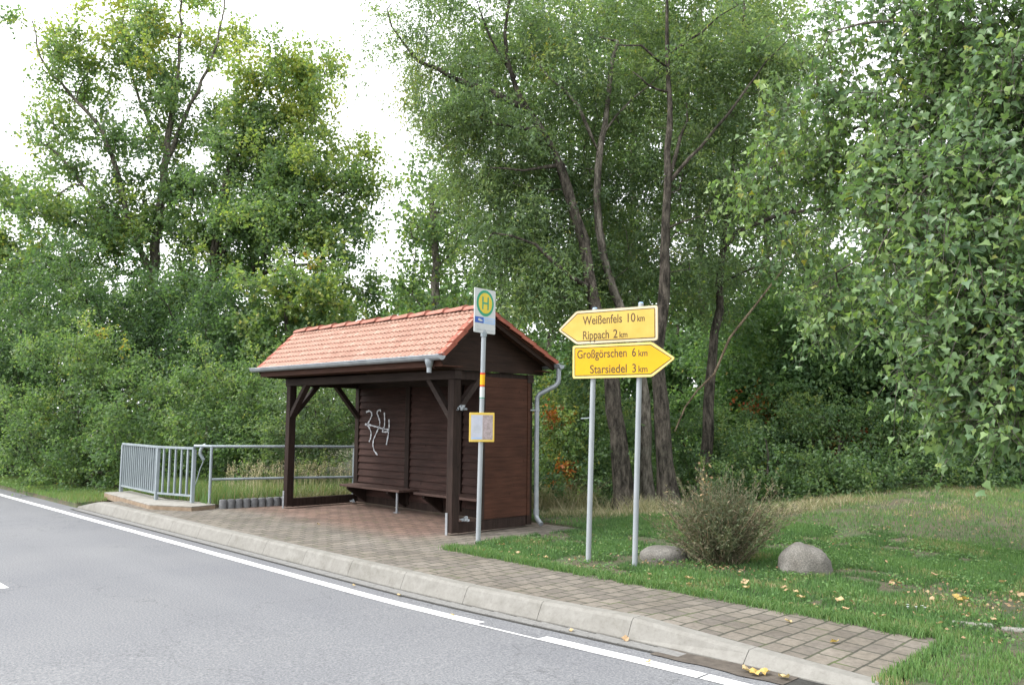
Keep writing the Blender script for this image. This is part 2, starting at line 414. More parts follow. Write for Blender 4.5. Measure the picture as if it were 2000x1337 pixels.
def is_lawn(x, y):
    x = np.asarray(x, float); y = np.asarray(y, float)
    a = (x > .80) & (y > -.74) & (x <= 6.55)
    b = (x > 6.55) & (y > -2.16)
    c = (y > 1.95)
    d = (x < -5.30) & (y > -1.05)
    e = (x < -8.45) & (y > -2.25)
    f = (x < -4.78) & (y > .42)
    return a | b | c | d | e | f

def grid_sheet(name, xs, ys, hf, m):
    X, Y = np.meshgrid(xs, ys, indexing='xy'); Z = hf(X, Y)
    V = np.stack([X, Y, Z], -1).reshape(-1, 3); nx, ny = len(xs), len(ys)
    i, j = np.meshgrid(np.arange(nx-1), np.arange(ny-1)); a = (j*nx + i).ravel()
    idx = np.stack([a, a+1, a+nx+1, a+nx], -1).ravel()
    return fast_mesh(name, V, 4, idx, m, smooth=True)

xs = np.unique(np.round(np.concatenate([np.linspace(-900,-60,12), np.linspace(-60,-14,24), np.arange(-14,12,.15), np.linspace(12,60,30), np.linspace(60,900,12),
     [-8.45,-8.47,-5.30,-5.28,-4.78,-4.76,.80,.78,6.55,6.53]]), 4))
ys = np.unique(np.round(np.concatenate([np.linspace(-900,-60,10), np.linspace(-60,-6,14), np.arange(-6,16,.15), np.linspace(16,70,40), np.linspace(70,900,12),
     [-2.25,-2.27,-2.16,-2.18,-.74,-.76,-1.05,-1.07,-.9,-.92,.42,.40,1.95,1.93]]), 4))
tag(grid_sheet('ground', xs, ys, lambda X, Y: np.where(is_lawn(X, Y), lawn_h(X, Y), -.45), M_soil), kind='structure')
rx = np.unique(np.concatenate([np.linspace(-400,-20,20), np.arange(-20,20,.5), np.linspace(20,400,20)]))
tag(grid_sheet('road', rx, np.array([-8.9, -6, -4, -2.19]), lambda X, Y: road_z(X) + 0*Y, M_asph), kind='structure')
far = MB(); far.add([(-400,-40,-.21),(400,-40,-.21),(400,-8.9,-.21),(-400,-8.9,-.21)], [(0,1,2,3)])
tag(far.build('verge_opposite', M_soil), kind='structure')

def strip(name, x0, x1, y0, y1, lift, m, zf=road_z, step=.25, wob=0.0):
    n = max(2, int((x1-x0)/step)+1); X = np.linspace(x0, x1, n); V = []; 
    for x in X:
        V += [(x, y0 + random.uniform(-wob, wob), float(zf(x))+lift), (x, y1 + random.uniform(-wob, wob), float(zf(x))+lift)]
    b = MB(); b.add(V, [(2*i, 2*i+2, 2*i+3, 2*i+1) for i in range(n-1)]); return b
b = strip('l', -60, 3.42, -2.665, -2.54, .004, None, wob=.003)
c_ = strip('l', 3.42, 4.15, -2.665, -2.635, .004, None, wob=.008); b.add(c_.v, c_.f)
c_ = strip('l', 4.15, 5.62, -2.665, -2.54, .004, None, wob=.003); b.add(c_.v, c_.f)
c_ = strip('l', 5.64, 30, -2.66, -2.535, .004, None, wob=.003); b.add(c_.v, c_.f)
tag(b.build('edge_line', M_line), kind='structure')
b = strip('l', -4.6, -1.0, -5.22, -5.10, .004, None)
for k in range(1, 5):
    c_ = strip('l', -4.6-8*k, -1-8*k, -5.22, -5.10, .004, None); b.add(c_.v, c_.f)
tag(b.build('centre_line', M_line), kind='structure')
# gutter stones with a dark seam either side
tag(strip('s', -8.3, 6.6, -2.375, -2.19, .003, None).build('gutter_seam', M_joint), kind='structure')
b = MB(); x = -8.2
while x < 5.05:
    L = .30; z0 = float(road_z(x+.15))
    b.box((x+.004, -2.335, z0-.02), (x+L-.004, -2.218, z0+.009)); x += L
tag(b.build('gutter_stones', M_gut), kind='structure')
M_dirt = simple('gutter_dirt', (.05,.042,.035), (.10,.085,.07), 12, .95, bstr=.5)
tag(strip('s', 5.06, 6.1, -2.42, -2.19, .007, None, step=.1, wob=.02).build('gutter_dirt', M_dirt), kind='structure')

# kerb : bevelled Kassel-type profile with joints
b = MB(); x = -8.6; first = True
stones = [-8.6,-7.6,-6.62,-6.0,-5.12] + [-5.12 + .98*k for k in range(1, 10)] + [4.68, 5.69, 6.62]
prof = lambda zt, zb: [(-2.185, zb-.05), (-2.185, zb+.012), (-2.125, zt-.022), (-2.100, zt), (-1.99, zt), (-1.99, zb-.05)]
for a, c in zip(stones[:-1], stones[1:]):
    a_, c2 = a+.0022, c-.0022; vs = []
    for xx in (a_, c2):
        for (yy, zz) in prof(float(kerb_z(xx)), float(road_z(xx))): vs.append((xx, yy, zz))
    n6 = 6
    b.add(vs, [tuple(range(5,-1,-1)), tuple(range(6,12))] + [(i,(i+1)%6,6+(i+1)%6,6+i) for i in range(6)])
ko = b.build('kerb', M_kerb, bevel=.002); tag(ko, kind='structure')
b = MB(); 
for a, c in zip(stones[:-1], stones[1:]):
    vs = []
    for xx in (a-.004, c+.004):
        for (yy, zz) in prof(float(kerb_z(xx)), float(road_z(xx))): vs.append((xx, yy+.004, zz-.004))
    b.add(vs, [(i,(i+1)%6,6+(i+1)%6,6+i) for i in range(6)])
tag(b.build('kerb_joints', M_joint), kind='structure')

# paving sheet (follows the kerb), one sheet with two joined patches
px = np.unique(np.round(np.concatenate([np.arange(-8.4, 6.6, .15), [.80, 6.55, -5.2]]), 3)); py = np.array([-1.988, -1.6, -1.2, -.74])
def pave_z(X, Y): return kerb_z(X) * (1 - sm(-1.988, -.74, Y)) - .004
X, Y = np.meshgrid(px, py); V = np.stack([X, Y, pave_z(X, Y)], -1).reshape(-1, 3).tolist(); nx = len(px)
F = [(j*nx+i, j*nx+i+1, (j+1)*nx+i+1, (j+1)*nx+i) for j in range(3) for i in range(nx-1)]
b = MB(); b.add(V, F); b.add([(-5.29,-.74,-.004),(.80,-.74,-.004),(.80,1.95,-.004),(-5.29,1.95,-.004)], [(0,1,2,3)])
tag(b.build('pavement', M_pave), kind='structure')

# ------------------------------------------------------------------ bus shelter
W, D = 4.606, 1.59
ZB, ZT = 2.157, 2.282
sh = thing('bus_shelter', (-W/2, D/2, 0), 'dark brown timber bus shelter with red clay tile roof, open towards the road', 'bus shelter')
def post(x0, y0, x1, y1, z0=.0, z1=ZB):
    return MB().box((x0,y0,z0),(x1,y1,z1)).build('post', M_wood, sh, bevel=.006)
for (x0, y0, x1, y1) in [(-.13,0,0,.13), (-W,0,-W+.13,.13), (-W,D-.12,-W+.12,D), (-.10,D-.10,0,D)]:
    post(x0, y0, x1, y1, .03)
post(-3.02, D-.13, -2.90, D-.03, .1); post(-1.62, D-.13, -1.50, D-.03, .1)
MB().box((-.085,.535,.17),(-.005,.60,ZB)).build('post', M_wood, sh)
# plates under posts
for x0 in (-W+.005, -.128): MB().box((x0, -.012, -.01), (x0+.045, -.002, .30)).build('post_bracket', M_steel, sh)
# wall plates / beams
MB().box((-W-.04,-.004,ZB+.001),(.02,.13,ZT)).build('front_beam', M_woodx, sh, bevel=.005)
MB().box((-W-.04,D-.12,ZB+.001),(.02,D+.004,ZT)).build('rear_beam', M_woodx, sh)
for x0 in (-W+.002, -.128): MB().box((x0,.132,ZB+.002),(x0+.11,D-.122,ZT-.003)).build('side_beam', M_wood, sh)
# sills
for x0 in (-W+.01, -.11): MB().box((x0,.131,.02),(x0+.10,D-.121,.165)).build('sill_beam', M_wood, sh, bevel=.004)
MB().box((-W+.12,D-.10,.03),(-.10,D-.01,.15)).build('sill_beam', M_wood, sh)
# braces
def brace(p, q, name='brace'): return MB().bar(p, q, .075, .10, (0,1,0) if abs(p[1]-q[1]) < .01 else (1,0,0)).build(name, M_woodx, sh)
brace((-W+.11,.06,1.62), (-W+.62,.06,2.19)); brace((-.11,.06,1.62), (-.62,.06,2.19))
brace((-W+.06,.11,1.62), (-W+.06,.60,2.19)); brace((-.06,.11,1.72), (-.06,.53,2.19))
brace((-W+.06,D-.10,1.62), (-W+.06,D-.60,2.19))
# back wall: shiplap boards
def laps(x0, x1, y, z0, z1, h=.125, name='back_wall', m=M_board, slit=False):
    b = MB(); z = z0
    while z < z1-.01:
        t = min(z+h, z1); o = random.uniform(-.002, .002)
        b.add([(x0,y-.034+o,z),(x1,y-.034-o,z),(x1,y-.006,t),(x0,y-.006,t),(x0,y+.01,z),(x1,y+.01,z),(x1,y+.01,t),(x0,y+.01,t)],
              [(0,1,2,3),(4,7,6,5),(0,4,5,1),(3,2,6,7),(0,3,7,4),(1,5,6,2)]); z = t
    return b.build(name, m, sh)
for x0, x1 in [(-W+.122,-3.022), (-2.898,-1.622), (-1.498,-.102)]:
    laps(x0, x1, D-.075, .155, ZB)
# side wall with frame
b = MB(); z = .17; 
while z < 2.205:
    t = min(z+.146, 2.212); o = random.uniform(0, .0025)
    b.add([(.001+o,.602,z+.003),(.001+o,D-.115,z+.003),(.001+o,D-.115,t),(.001+o,.602,t),(-.02,.602,z+.003),(-.02,D-.115,z+.003),(-.02,D-.115,t),(-.02,.602,t)],
          [(0,1,2,3),(0,4,5,1),(3,2,6,7),(0,3,7,4),(1,5,6,2)]); z = t
b.build('side_wall', M_side, sh)
MB().box((-.021,.603,.17),(-.012,D-.116,2.21)).build('side_wall_backing', M_wood, sh)
MB().box((-.018,D-.113,.17),(.014,D-.06,2.21)).build('side_wall_frame', M_side, sh)
MB().box((-.018,.556,.17),(.008,.600,2.21)).build('side_wall_frame', M_wood, sh)

# roof geometry
YR, ZR = .345, 3.185           # ridge (tile surface)
EF, EFZ = -.42, 2.462          # front eave
EB, EBZ = D+.25, 2.478         # rear eave
XL, XR = -W-.27, .268
def roofpt(side, s):           # s 0 at eave .. 1 at ridge ; returns y,z and slope dir, normal
    e, ez = ((EF, EFZ), (EB, EBZ))[side]
    return np.array([e + (YR-e)*s, ez + (ZR-ez)*s])
roof = None
def tiles(side, rows, name):
    a = roofpt(side, 0); r = roofpt(side, 1); d = r-a; L = np.linalg.norm(d); d /= L
    nrm = np.array([-d[1], d[0]]); 
    if nrm[1] < 0: nrm = -nrm
    ncol = int((XR-XL)/.098); xsn = np.linspace(XL, XR, ncol*6+1)
    ph = ((xsn-XL)/.196) % 1.0
    wave = .017*np.sin(2*PI*((xsn-XL)/.098)) + .004*np.cos(4*PI*((xsn-XL)/.098))
    b = MB()
    for k in range(rows):
        s0 = L*k/rows - .012; s1 = min(L*(k+1)/rows + .02, L)
        jit = [random.uniform(-.004, .004) for _ in range(ncol//2+2)]
        vs = []; 
        for s, off in ((s0, -.012), (s0, .024), (s1, .000)):
            for i, xx in enumerate(xsn):
                ss = s + (jit[int((xx-XL)/.196)] if s == s0 else 0)
                p = a + d*ss + nrm*(off + wave[i]); vs.append((xx, p[0], p[1]))
        n = len(xsn)
        fs = [(i, i+1, n+i+1, n+i) for i in range(n-1)] + [(n+i, n+i+1, 2*n+i+1, 2*n+i) for i in range(n-1)]
        if side: fs = [f[::-1] for f in fs]
        b.add(vs, fs)
    return b.build(name, M_tile, roof, smooth=True)
# roof deck: solid prism, parent of the tiles
b = MB(); th = .03; gap = .022
pr = [(EF+.02, EFZ-gap-th), (EF+.02, EFZ-gap), (YR, ZR-gap), (EB-.02, EBZ-gap), (EB-.02, EBZ-gap-th), (YR, ZR-gap-th-.02)]
vs_ = [(x, y, z) for x in (XL+.03, XR-.03) for (y, z) in pr]
b.add(vs_, [(0,1,7,6),(1,2,8,7),(2,3,9,8),(3,4,10,9),(4,5,11,10),(5,0,6,11),(5,4,3,2,1,0)[::-1][:0] or (0,5,2,1),(5,4,3,2),(6,7,8,11),(11,8,9,10)])
roof = b.build('roof', M_soff, sh)
tiles(0, 8, 'front_tiles'); tiles(1, 11, 'rear_tiles')
# ridge tiles
nr = 12; Lr = (XR+.02-(XL-.02))/nr
for k in range(nr):
    x1 = XR+.02 - k*Lr; x0 = x1-Lr-.03; b = MB(); vs = []
    nseg = 10
    for xx, rr, dz in ((x0, .070, -.008), (x0+.03, .074, -.004), (x1-.035, .088, .006), (x1, .094, .010)):
        for j in range(nseg+1):
            an = PI*(j/nseg)*1.0
            vs.append((xx, YR + rr*1.12*math.cos(an), ZR - .022 + dz + rr*math.sin(an)*.85))
    n = nseg+1
    fs = [(i*n+j, i*n+j+1, (i+1)*n+j+1, (i+1)*n+j) for i in range(3) for j in range(nseg)]
    fs += [tuple(range(n-1,-1,-1)), tuple(3*n+j for j in range(n))]
    b.add(vs, fs).build('ridge_tile', M_ridge, roof, smooth=True)
# verge tiles on the right gable (and left)
for side, cnt in ((0, 4), (1, 6)):
    a = roofpt(side, 0); r = roofpt(side, 1); d = r-a; L = np.linalg.norm(d); d /= L
    nrm = np.array([-d[1], d[0]]); nrm = nrm if nrm[1] > 0 else -nrm
    for k in range(cnt):
        s0 = L*k/cnt - .02; s1 = L*(k+1)/cnt + .01
        for xs0, sg in ((XR, 1), (XL, -1)):
            b = MB(); vs = []
            for s, lift in ((s0, .034), (s1, .018)):
                p = a + d*s; q = p + nrm*lift; l = p - nrm*.062 + nrm*lift
                i_ = p + nrm*(lift-.022)
                for (xx, pp) in ((xs0-sg*.13, i_), (xs0-sg*.12, q), (xs0+sg*.012, q), (xs0+sg*.018, l), (xs0+sg*.002, l), (xs0-sg*.004, i_)):
                    vs.append((xx, pp[0], pp[1]))
            b.add(vs, [(i,(i+1)%6,6+(i+1)%6,6+i) for i in range(6)] + [(0,1,2,5),(2,3,4,5),(6,11,8,7),(8,11,10,9)])
            b.build('verge_tile', M_verge, roof, bevel=.004)
# gable boards (right and left) : horizontal boards in a triangle plane
def gable(xp, sgn):
    b = MB(); z = ZT+.004; zt = ZR-.09
    def yl(z): return max(EF+.04, EF + (YR-EF)*(z+.085-EFZ)/(ZR-EFZ))
    def yr_(z): return min(EB-.05, EB + (YR-EB)*(z+.085-EBZ)/(ZR-EBZ))
    while z < zt:
        t = min(z+.15, zt)
        ys_ = [yl(z), yr_(z), yr_(t), yl(t)]
        o = .004
        b.add([(xp+sgn*o, ys_[0], z),(xp+sgn*o, ys_[1], z),(xp, ys_[2], t),(xp, ys_[3], t),
               (xp-sgn*.02, ys_[0], z),(xp-sgn*.02, ys_[1], z),(xp-sgn*.02, ys_[2], t),(xp-sgn*.02, ys_[3], t)],
              [(0,1,2,3),(4,7,6,5),(0,4,5,1),(3,2,6,7),(0,3,7,4),(1,5,6,2)]); z = t
    return b.build('gable', M_gable, sh)
gable(.03, 1); gable(-W-.03, -1)
# barge boards under the verge
for xp in (XR-.055, XL+.035):
    for side in (0, 1):
        a = roofpt(side, .0); r = roofpt(side, 1)
        MB().bar((xp, a[0], a[1]-.085), (xp, r[0], r[1]-.085), .022, .09, (0,0,1)).build('barge_board', M_gable, sh)
# eave soffit and fascia, front
MB().box((XL+.05, EF+.045, EFZ-.15), (XR-.07, -.006, EFZ-.135)).build('soffit', M_soff, sh)
MB().box((XL+.05, EF+.015, EFZ-.155), (XR-.07, EF+.043, EFZ-.056)).build('fascia', M_soff, sh)
MB().box((XL+.05, D+.006, EBZ-.15), (XR-.07, EB-.045, EBZ-.135)).build('soffit', M_soff, sh)
# half-round gutters
def gutter(y, z, x0, x1, drop, funnel_x, name='gutter'):
    b = MB(); nseg = 10; vs = []; r = .062
    for i in range(41):
        xx = x0 + (x1-x0)*i/40; zz = z - drop*(i/40)
        wob = .003*math.sin(i*1.9)
        for rr in (r, r-.004):
            for j in range(nseg+1):
                an = PI + PI*j/nseg
                vs.append((xx, y + rr*math.cos(an) + wob, zz + rr*math.sin(an)))
    n = 2*(nseg+1); fs = []
    for i in range(40):
        for j in range(nseg):
            fs.append((i*n+j, (i+1)*n+j, (i+1)*n+j+1, i*n+j+1)); fs.append((i*n+nseg+1+j, i*n+nseg+2+j, (i+1)*n+nseg+2+j, (i+1)*n+nseg+1+j))
    fs += [tuple(range(nseg+1)), tuple(40*n+j for j in range(nseg, -1, -1))]
    b.add(vs, fs)
    b.tube([(x0, y-r, z+.004), (x1, y-r, z-drop+.004)], .009, 8)
    g = b.build(name, M_zinc, sh, smooth=True)
    for xx in np.arange(x0+.3, x1, .62):
        MB().bar((xx, y-r-.006, z+.012-drop*.5), (xx, y+r, z+.03-drop*.5), .024, .005).build('gutter_bracket', M_zinc, g)
    if funnel_x is not None:
        zz = z-drop
        MB().tube([(funnel_x,y,zz-.045),(funnel_x,y,zz-.075),(funnel_x,y,zz-.15),(funnel_x,y,zz-.155),(funnel_x,y,zz-.225)], [.060,.060,.040,.034,.032], 16).build('outlet', M_zinc, g, smooth=True)
    return g
gutter(-.475, 2.452, -4.99, .295, .005, .03)
gr = gutter(1.885, 2.445, -4.95, .335, .004, None)
dp = MB().tube([(.27,1.885,2.40),(.27,1.885,2.24),(.268,1.875,2.17),(.24,1.84,2.12),(.07,1.67,1.99),(.046,1.645,1.94),(.044,1.642,1.86),(.044,1.642,.24),(.044,1.642,.18),(.07,1.63,.12),(.19,1.60,.045)],
               .036, 14).build('downpipe', M_zinc, sh, smooth=True)
MB().tube([(.044,1.642,.25),(.044,1.642,.17)], .043, 14).build('pipe_collar', M_zinc, dp, smooth=True)
MB().tube([(.044,1.642,1.76),(.044,1.642,1.73)], .043, 14).bar((.04,1.60,1.745),(-.02,1.52,1.745), .012, .02).build('pipe_clip', M_zinc, dp)

# graffiti painted on the back boards
gyy = D-.112
def graf_pt(u, v):
    d = FW + RT*(u-1000)/1602.8 - UP*(v-668.5)/1602.8; t = (gyy-CAM[1])/d[1]; p = CAM + d*t; return p
strokes = [[(295,332),(318,322),(335,332),(340,352),(328,385),(305,425)], [(300,425),(322,455),(334,490),(330,530),(318,560)],
           [(286,424),(330,432),(375,444),(420,458),(466,466)], [(408,326),(402,316),(385,320),(378,338),(388,365),(400,400),(400,436)],
           [(396,440),(378,482),(352,540),(346,585),(356,628),(382,660)], [(435,335),(438,390),(436,440),(418,482),(445,484),(472,478)],
           [(470,388),(472,440),(466,500),(450,582)]]
b = MB()
for st in strokes:
    P = [graf_pt(640+x/3.933, 720+y/3.933) for x, y in st]
    Q = []
    for i in range(len(P)-1):
        for t in np.linspace(0, 1, 5, endpoint=False): Q.append(P[i]*(1-t)+P[i+1]*t)
    Q.append(P[-1]); Q = [Q[0]] + [(Q[i-1]+Q[i]*2+Q[i+1])/4 for i in range(1, len(Q)-1)] + [Q[-1]]
    vs = []
    for i, q in enumerate(Q):
        t = Q[min(i+1,len(Q)-1)] - Q[max(i-1,0)]; t /= np.linalg.norm(t)+1e-9; a = np.array([t[2], 0, -t[0]])
        hw = .014 + .005*math.sin(i*1.7) + .003*math.sin(i*.6)
        vs += [q + a*hw, q - a*hw]
    b.add(vs, [(2*i, 2*i+1, 2*i+3, 2*i+2) for i in range(len(Q)-1)])
b.build('graffiti', M_graf, sh)

# benches
def bench(x0, x1, label, legx):
    t = thing('bench', ((x0+x1)/2, 1.25, 0), label, 'bench')
    for k in range(2): MB().box((x0, 1.04+k*.205, .345), (x1, 1.04+k*.205+.198, .385)).build('seat', M_bench, t, bevel=.006)
    for xb in (x0+.18, x1-.42):
        b = MB(); b.add([(xb,1.08,.344),(xb+.06,1.08,.344),(xb+.06,1.47,.344),(xb,1.47,.344),(xb,1.08,.30),(xb+.06,1.08,.30),(xb+.06,1.47,.05),(xb,1.47,.05)],
              [(0,1,2,3),(4,7,6,5),(0,4,5,1),(3,2,6,7),(0,3,7,4),(1,5,6,2)]); b.build('bracket', M_wood, t)
    for lx in legx:
        MB().tube([(lx,1.10,-.004),(lx,1.10,.344)], .021, 12).build('leg', M_steel, t, smooth=True)
        MB().box((lx-.05,1.06,-.003),(lx+.05,1.14,.006)).build('foot_plate', M_steel, t)
bench(-4.42, -2.60, 'long dark wooden bench under the graffiti in the left bay of the shelter', [-2.72])
bench(-2.20, -.20, 'dark wooden bench half hidden behind the front right shelter post', [-.5])

# scraps of white plastic on the post
def scrap(loc, s, label, seed):
    r = random.Random(seed); b = MB(); n = 7; vs = []
    for i in range(n):
        for j in range(n):
            vs.append((loc[0] + (i/(n-1)-.5)*s + r.uniform(-.18,.18)*s, loc[1] + (j/(n-1)-.5)*s*.6 + r.uniform(-.2,.2)*s, loc[2] + abs(r.gauss(0,.3))*s + .01))
    b.add(vs, [(i*n+j, i*n+j+1, (i+1)*n+j+1, (i+1)*n+j) for i in range(n-1) for j in range(n-1)])
    o = b.build('plastic_scrap', M_plastic, smooth=False); tag(o, label, 'litter')
scrap((.005, .23, .165), .12, 'crumpled white plastic bag lying on the sill beside the front right post', 3)
scrap((.03, .11, 1.70), .13, 'torn white plastic strip snagged on the front right shelter post', 5)
scrap((-4.35, 1.30, .02), .10, 'crumpled pale paper under the left end of the long bench', 8)

# ------------------------------------------------------------------ bus stop pole
bs = thing('bus_stop_sign', (.74, -.18, 0), 'grey steel bus stop pole with green and yellow H sign and timetable', 'bus stop sign')
def P_(z): f = z/2.74; return np.array([.74+.027*f, -.18+.028*f, z])
MB().tube([P_(-.05), P_(1.4), P_(2.78)], .031, 16).build('pole', M_pole, bs, smooth=True)
for z0, z1, m in ((2.145,2.165,M_bandR),(2.165,2.30,M_bandY),(2.30,2.325,M_bandR),(1.985,2.12,M_white),(1.975,1.985,M_greenp)):
    if z0 > 2.1: z0 -= .115; z1 -= .115
    else: z0 -= .10; z1 -= .10
    MB().tube([P_(z0), P_(z1)], .0325, 16).build('band', m, bs, smooth=True)
MB().tube([P_(2.69), P_(2.75)], .042, 12).build('clamp', M_galv, bs, smooth=True)
# flat pieces facing +x, slightly turned; local frame: h to the right as seen, n towards viewer
hd = np.array([math.sin(R3(-7))*-1*-1, math.cos(R3(7)), 0]); hd /= np.linalg.norm(hd); nd = np.array([hd[1], -hd[0], 0])
def flat(center, poly, d0, d1, name, m, parent, h=hd, n=nd, bevel=0.0):
    b = MB(); c = np.array(center, float); z = np.array([0,0,1.]); k = len(poly)
    lo = [c + h*x + z*y + n*d0 for x, y in poly]; hi = [c + h*x + z*y + n*d1 for x, y in poly]
    b.add(lo+hi, [tuple(range(k-1,-1,-1)), tuple(range(k,2*k))] + [(i,(i+1)%k,k+(i+1)%k,k+i) for i in range(k)])
    return b.build(name, m, parent, bevel=bevel)
def rect(x0, y0, x1, y1): return [(x0,y0),(x1,y0),(x1,y1),(x0,y1)]
def rrect(x0, y0, x1, y1, r, k=4):
    p = []
    for cx, cy, a0 in ((x1-r,y1-r,0),(x0+r,y1-r,90),(x0+r,y0+r,180),(x1-r,y0+r,270)):
        for i in range(k+1): a = R3(a0+90*i/k); p.append((cx+r*math.cos(a), cy+r*math.sin(a)))
    return p
def disc(cx, cy, r, k=40): return [(cx+r*math.cos(2*PI*i/k), cy+r*math.sin(2*PI*i/k)) for i in range(k)]
cH = P_(3.03) + np.array([0,0,0])
pl = flat(cH, rrect(-.215,-.295,.215,.295,.018), .0, .012, 'sign_plate', M_white, bs)
flat(cH, disc(0,.105,.175), .0125, .0145, 'emblem', M_greenp, pl)
flat(cH, disc(0,.105,.138), .0150, .0165, 'emblem', M_yelH, pl)
for r_ in (rect(-.066,.020,-.042,.190), rect(.042,.020,.066,.190), rect(-.042,.094,.042,.116)):
    flat(cH, r_, .0170, .0185, 'emblem_letter', M_greenp, pl)
flat(cH, rect(-.205,-.165,-.03,-.085), .0125, .0140, 'logo_band', M_blue, pl)
flat(cH, rect(-.03,-.165,.205,-.085), .0125, .0140, 'logo_band', M_lblue, pl)
flat(cH, [(-.145,-.112),(-.12,-.104),(-.10,-.112),(-.055,-.126),(-.055,-.140),(-.10,-.144),(-.14,-.132)], .0145, .0155, 'logo_swoosh', M_white, pl)
for x0, y0, x1, y1 in ((-.01,-.112,.19,-.102),(-.01,-.128,.17,-.120),(-.01,-.148,.19,-.140)): flat(cH, rect(x0,y0,x1,y1), .0145, .0155, 'logo_text_line', M_white, pl)
M_greytxt = simple('grey_print', (.30,.33,.34), (.5,.52,.54), 30, .6, bstr=0)
for x0, y0, x1, y1 in ((-.17,-.215,-.11,-.198),(-.18,-.262,.02,-.246),(.05,-.262,.18,-.246)): flat(cH, rect(x0,y0,x1,y1), .0125, .0137, 'small_print', M_greytxt, pl)
# timetable case
cT = P_(1.495); hT = RH*math.cos(R3(12)) + FH*math.sin(R3(12)); nT = -FH*math.cos(R3(12)) + RH*math.sin(R3(12))
_flat = flat
def flat(c_, poly_, a_, b_, nm_, m_, p_, bevel=0.0): return _flat(c_, [(x_*.74, y_) for x_, y_ in poly_], a_, b_, nm_, m_, p_, hT, nT, bevel)

tt = flat(cT, rrect(-.225,-.19,.225,.19,.008), .033, .047, 'timetable_frame', M_frameY, bs, bevel=.003)
flat(cT, rect(-.195,-.160,.012,.160), .0475, .0487, 'timetable_paper', M_paper, tt)
flat(cT, rect(.014,-.160,.195,.160), .0475, .0487, 'route_map', M_map, tt)
for k in range(9): flat(cT, rect(-.16,-.03-.012*k+.06,-.02 if k%3 else -.06,-.026-.012*k+.06), 0.0491, 0.0496, 'print_line', M_greytxt, tt)
flat(cT, rect(-.185,-.150,0,-.135), 0.0491, 0.0496, 'print_line', M_lblue, tt)

flat = _flat
# ------------------------------------------------------------------ direction signs on two poles
ds = thing('direction_sign', (2.96, -.225, 0), 'two yellow arrow signs with black place names on two grey poles', 'direction sign')
A2 = np.array([2.68,-.28,0]); B2 = np.array([3.24,-.17,0]); h2 = (B2-A2); h2 /= np.linalg.norm(h2); n2 = np.array([h2[1], -h2[0], 0])
for base, top, zt in ((A2, np.array([2.764,-.263,0]), 2.875), (B2, np.array([3.332,-.152,0]), 2.895)):
    MB().tube([base+[0,0,-.1], top+[0,0,zt]], .030, 16).build('pole', M_pole, ds, smooth=True)
    MB().tube([top+[0,0,zt], top+[0,0,zt+.012]], [.0305,.020], 16).build('pole_cap', M_lblue, ds, smooth=True)
MB().bar(A2+[-.09,-.02,1.62], A2+[.05,.03,1.63], .012, .012).build('bracket', M_galv, ds)
def S(x): return (x-2.68)/h2[0]
def arrow(x0, x1, xt, z0, z1, zt, inset, left, r=.03):
    """outline in (s, z) coordinates along the sign plane; corner arcs approximated"""
    a, b_, t = S(x0), S(x1), S(xt); i = inset
    if left:   # tip at left
        k = (a - t); 
        pts_ = [(t + i*1.25, zt), (a + i*.45, z0 + i), (b_ - i, z0 + i), (b_ - i, z1 - i), (a + i*.45, z1 - i)]
    else:
        pts_ = [(a + i, z0 + i), (b_ - i*.45, z0 + i), (t - i*1.25, zt), (b_ - i*.45, z1 - i), (a + i, z1 - i)]
    # round corners
    outp = []; n = len(pts_); rr = max(.004, r - i*.6)
    for q in range(n):
        p0 = np.array(pts_[q-1]); p1 = np.array(pts_[q]); p2 = np.array(pts_[(q+1) % n])
        u_ = (p0-p1)/np.linalg.norm(p0-p1); v_ = (p2-p1)/np.linalg.norm(p2-p1)
        for w_ in np.linspace(0, 1, 5):
            aa = p1 + u_*rr*(1-w_)**2 + v_*rr*w_**2
            outp.append(tuple(aa))
    return outp
O2 = np.array([2.68, -.28, 0]) + n2*.036
def layered(args, left, rim, fill, name, tilt=0.0):
    p = flat(O2, arrow(*args, 0, left), 0, .018, name, rim, ds, h2, n2)
    flat(O2, arrow(*args, .026, left), .0183, .0193, 'border', M_black, p, h2, n2)
    flat(O2, arrow(*args, .036, left), .0196, .0206, 'sign_face', fill, p, h2, n2)
    return p
up_ = layered((2.555, 3.548, 2.315, 2.470, 2.853, 2.645), True, M_rimP, M_ySignP, 'arrow_plate'); up_['label'] = 'pale yellow arrow pointing left'
lo_ = layered((2.507, 3.48, 3.745, 2.075, 2.455, 2.268), False, M_rimY, M_ySign, 'arrow_plate'); lo_['label'] = 'bright yellow arrow pointing right'
def text(s, x, z, size, parent, x1):
    cu = bpy.data.curves.new('lettering', 'FONT'); cu.body = s; cu.size = size; cu.extrude = .0004; cu.offset = .0012
    ob = bpy.data.objects.new('tmp', cu); me = bpy.data.meshes.new_from_object(ob); bpy.data.objects.remove(ob)
    n = len(me.vertices); co = np.empty(n*3, np.float32); me.vertices.foreach_get('co', co); co = co.reshape(-1, 3)
    base = O2 + h2*x + np.array([0,0,z]) + n2*.0216; sx = (x1-x)/co[:,0].max()
    w_ = base + np.outer(co[:,0]*sx, h2) + np.outer(co[:,1], [0,0,1]) + np.outer(co[:,2], n2)
    w_ = w_ - np.array(parent_world(parent))
    me.vertices.foreach_set('co', w_.astype(np.float32).ravel()); me.update(); me.materials.clear(); me.materials.append(M_black)
    me.name = 'lettering'; o = bpy.data.objects.new('lettering', me); C.objects.link(o); o.parent = parent
    return co[:,0].max()*sx
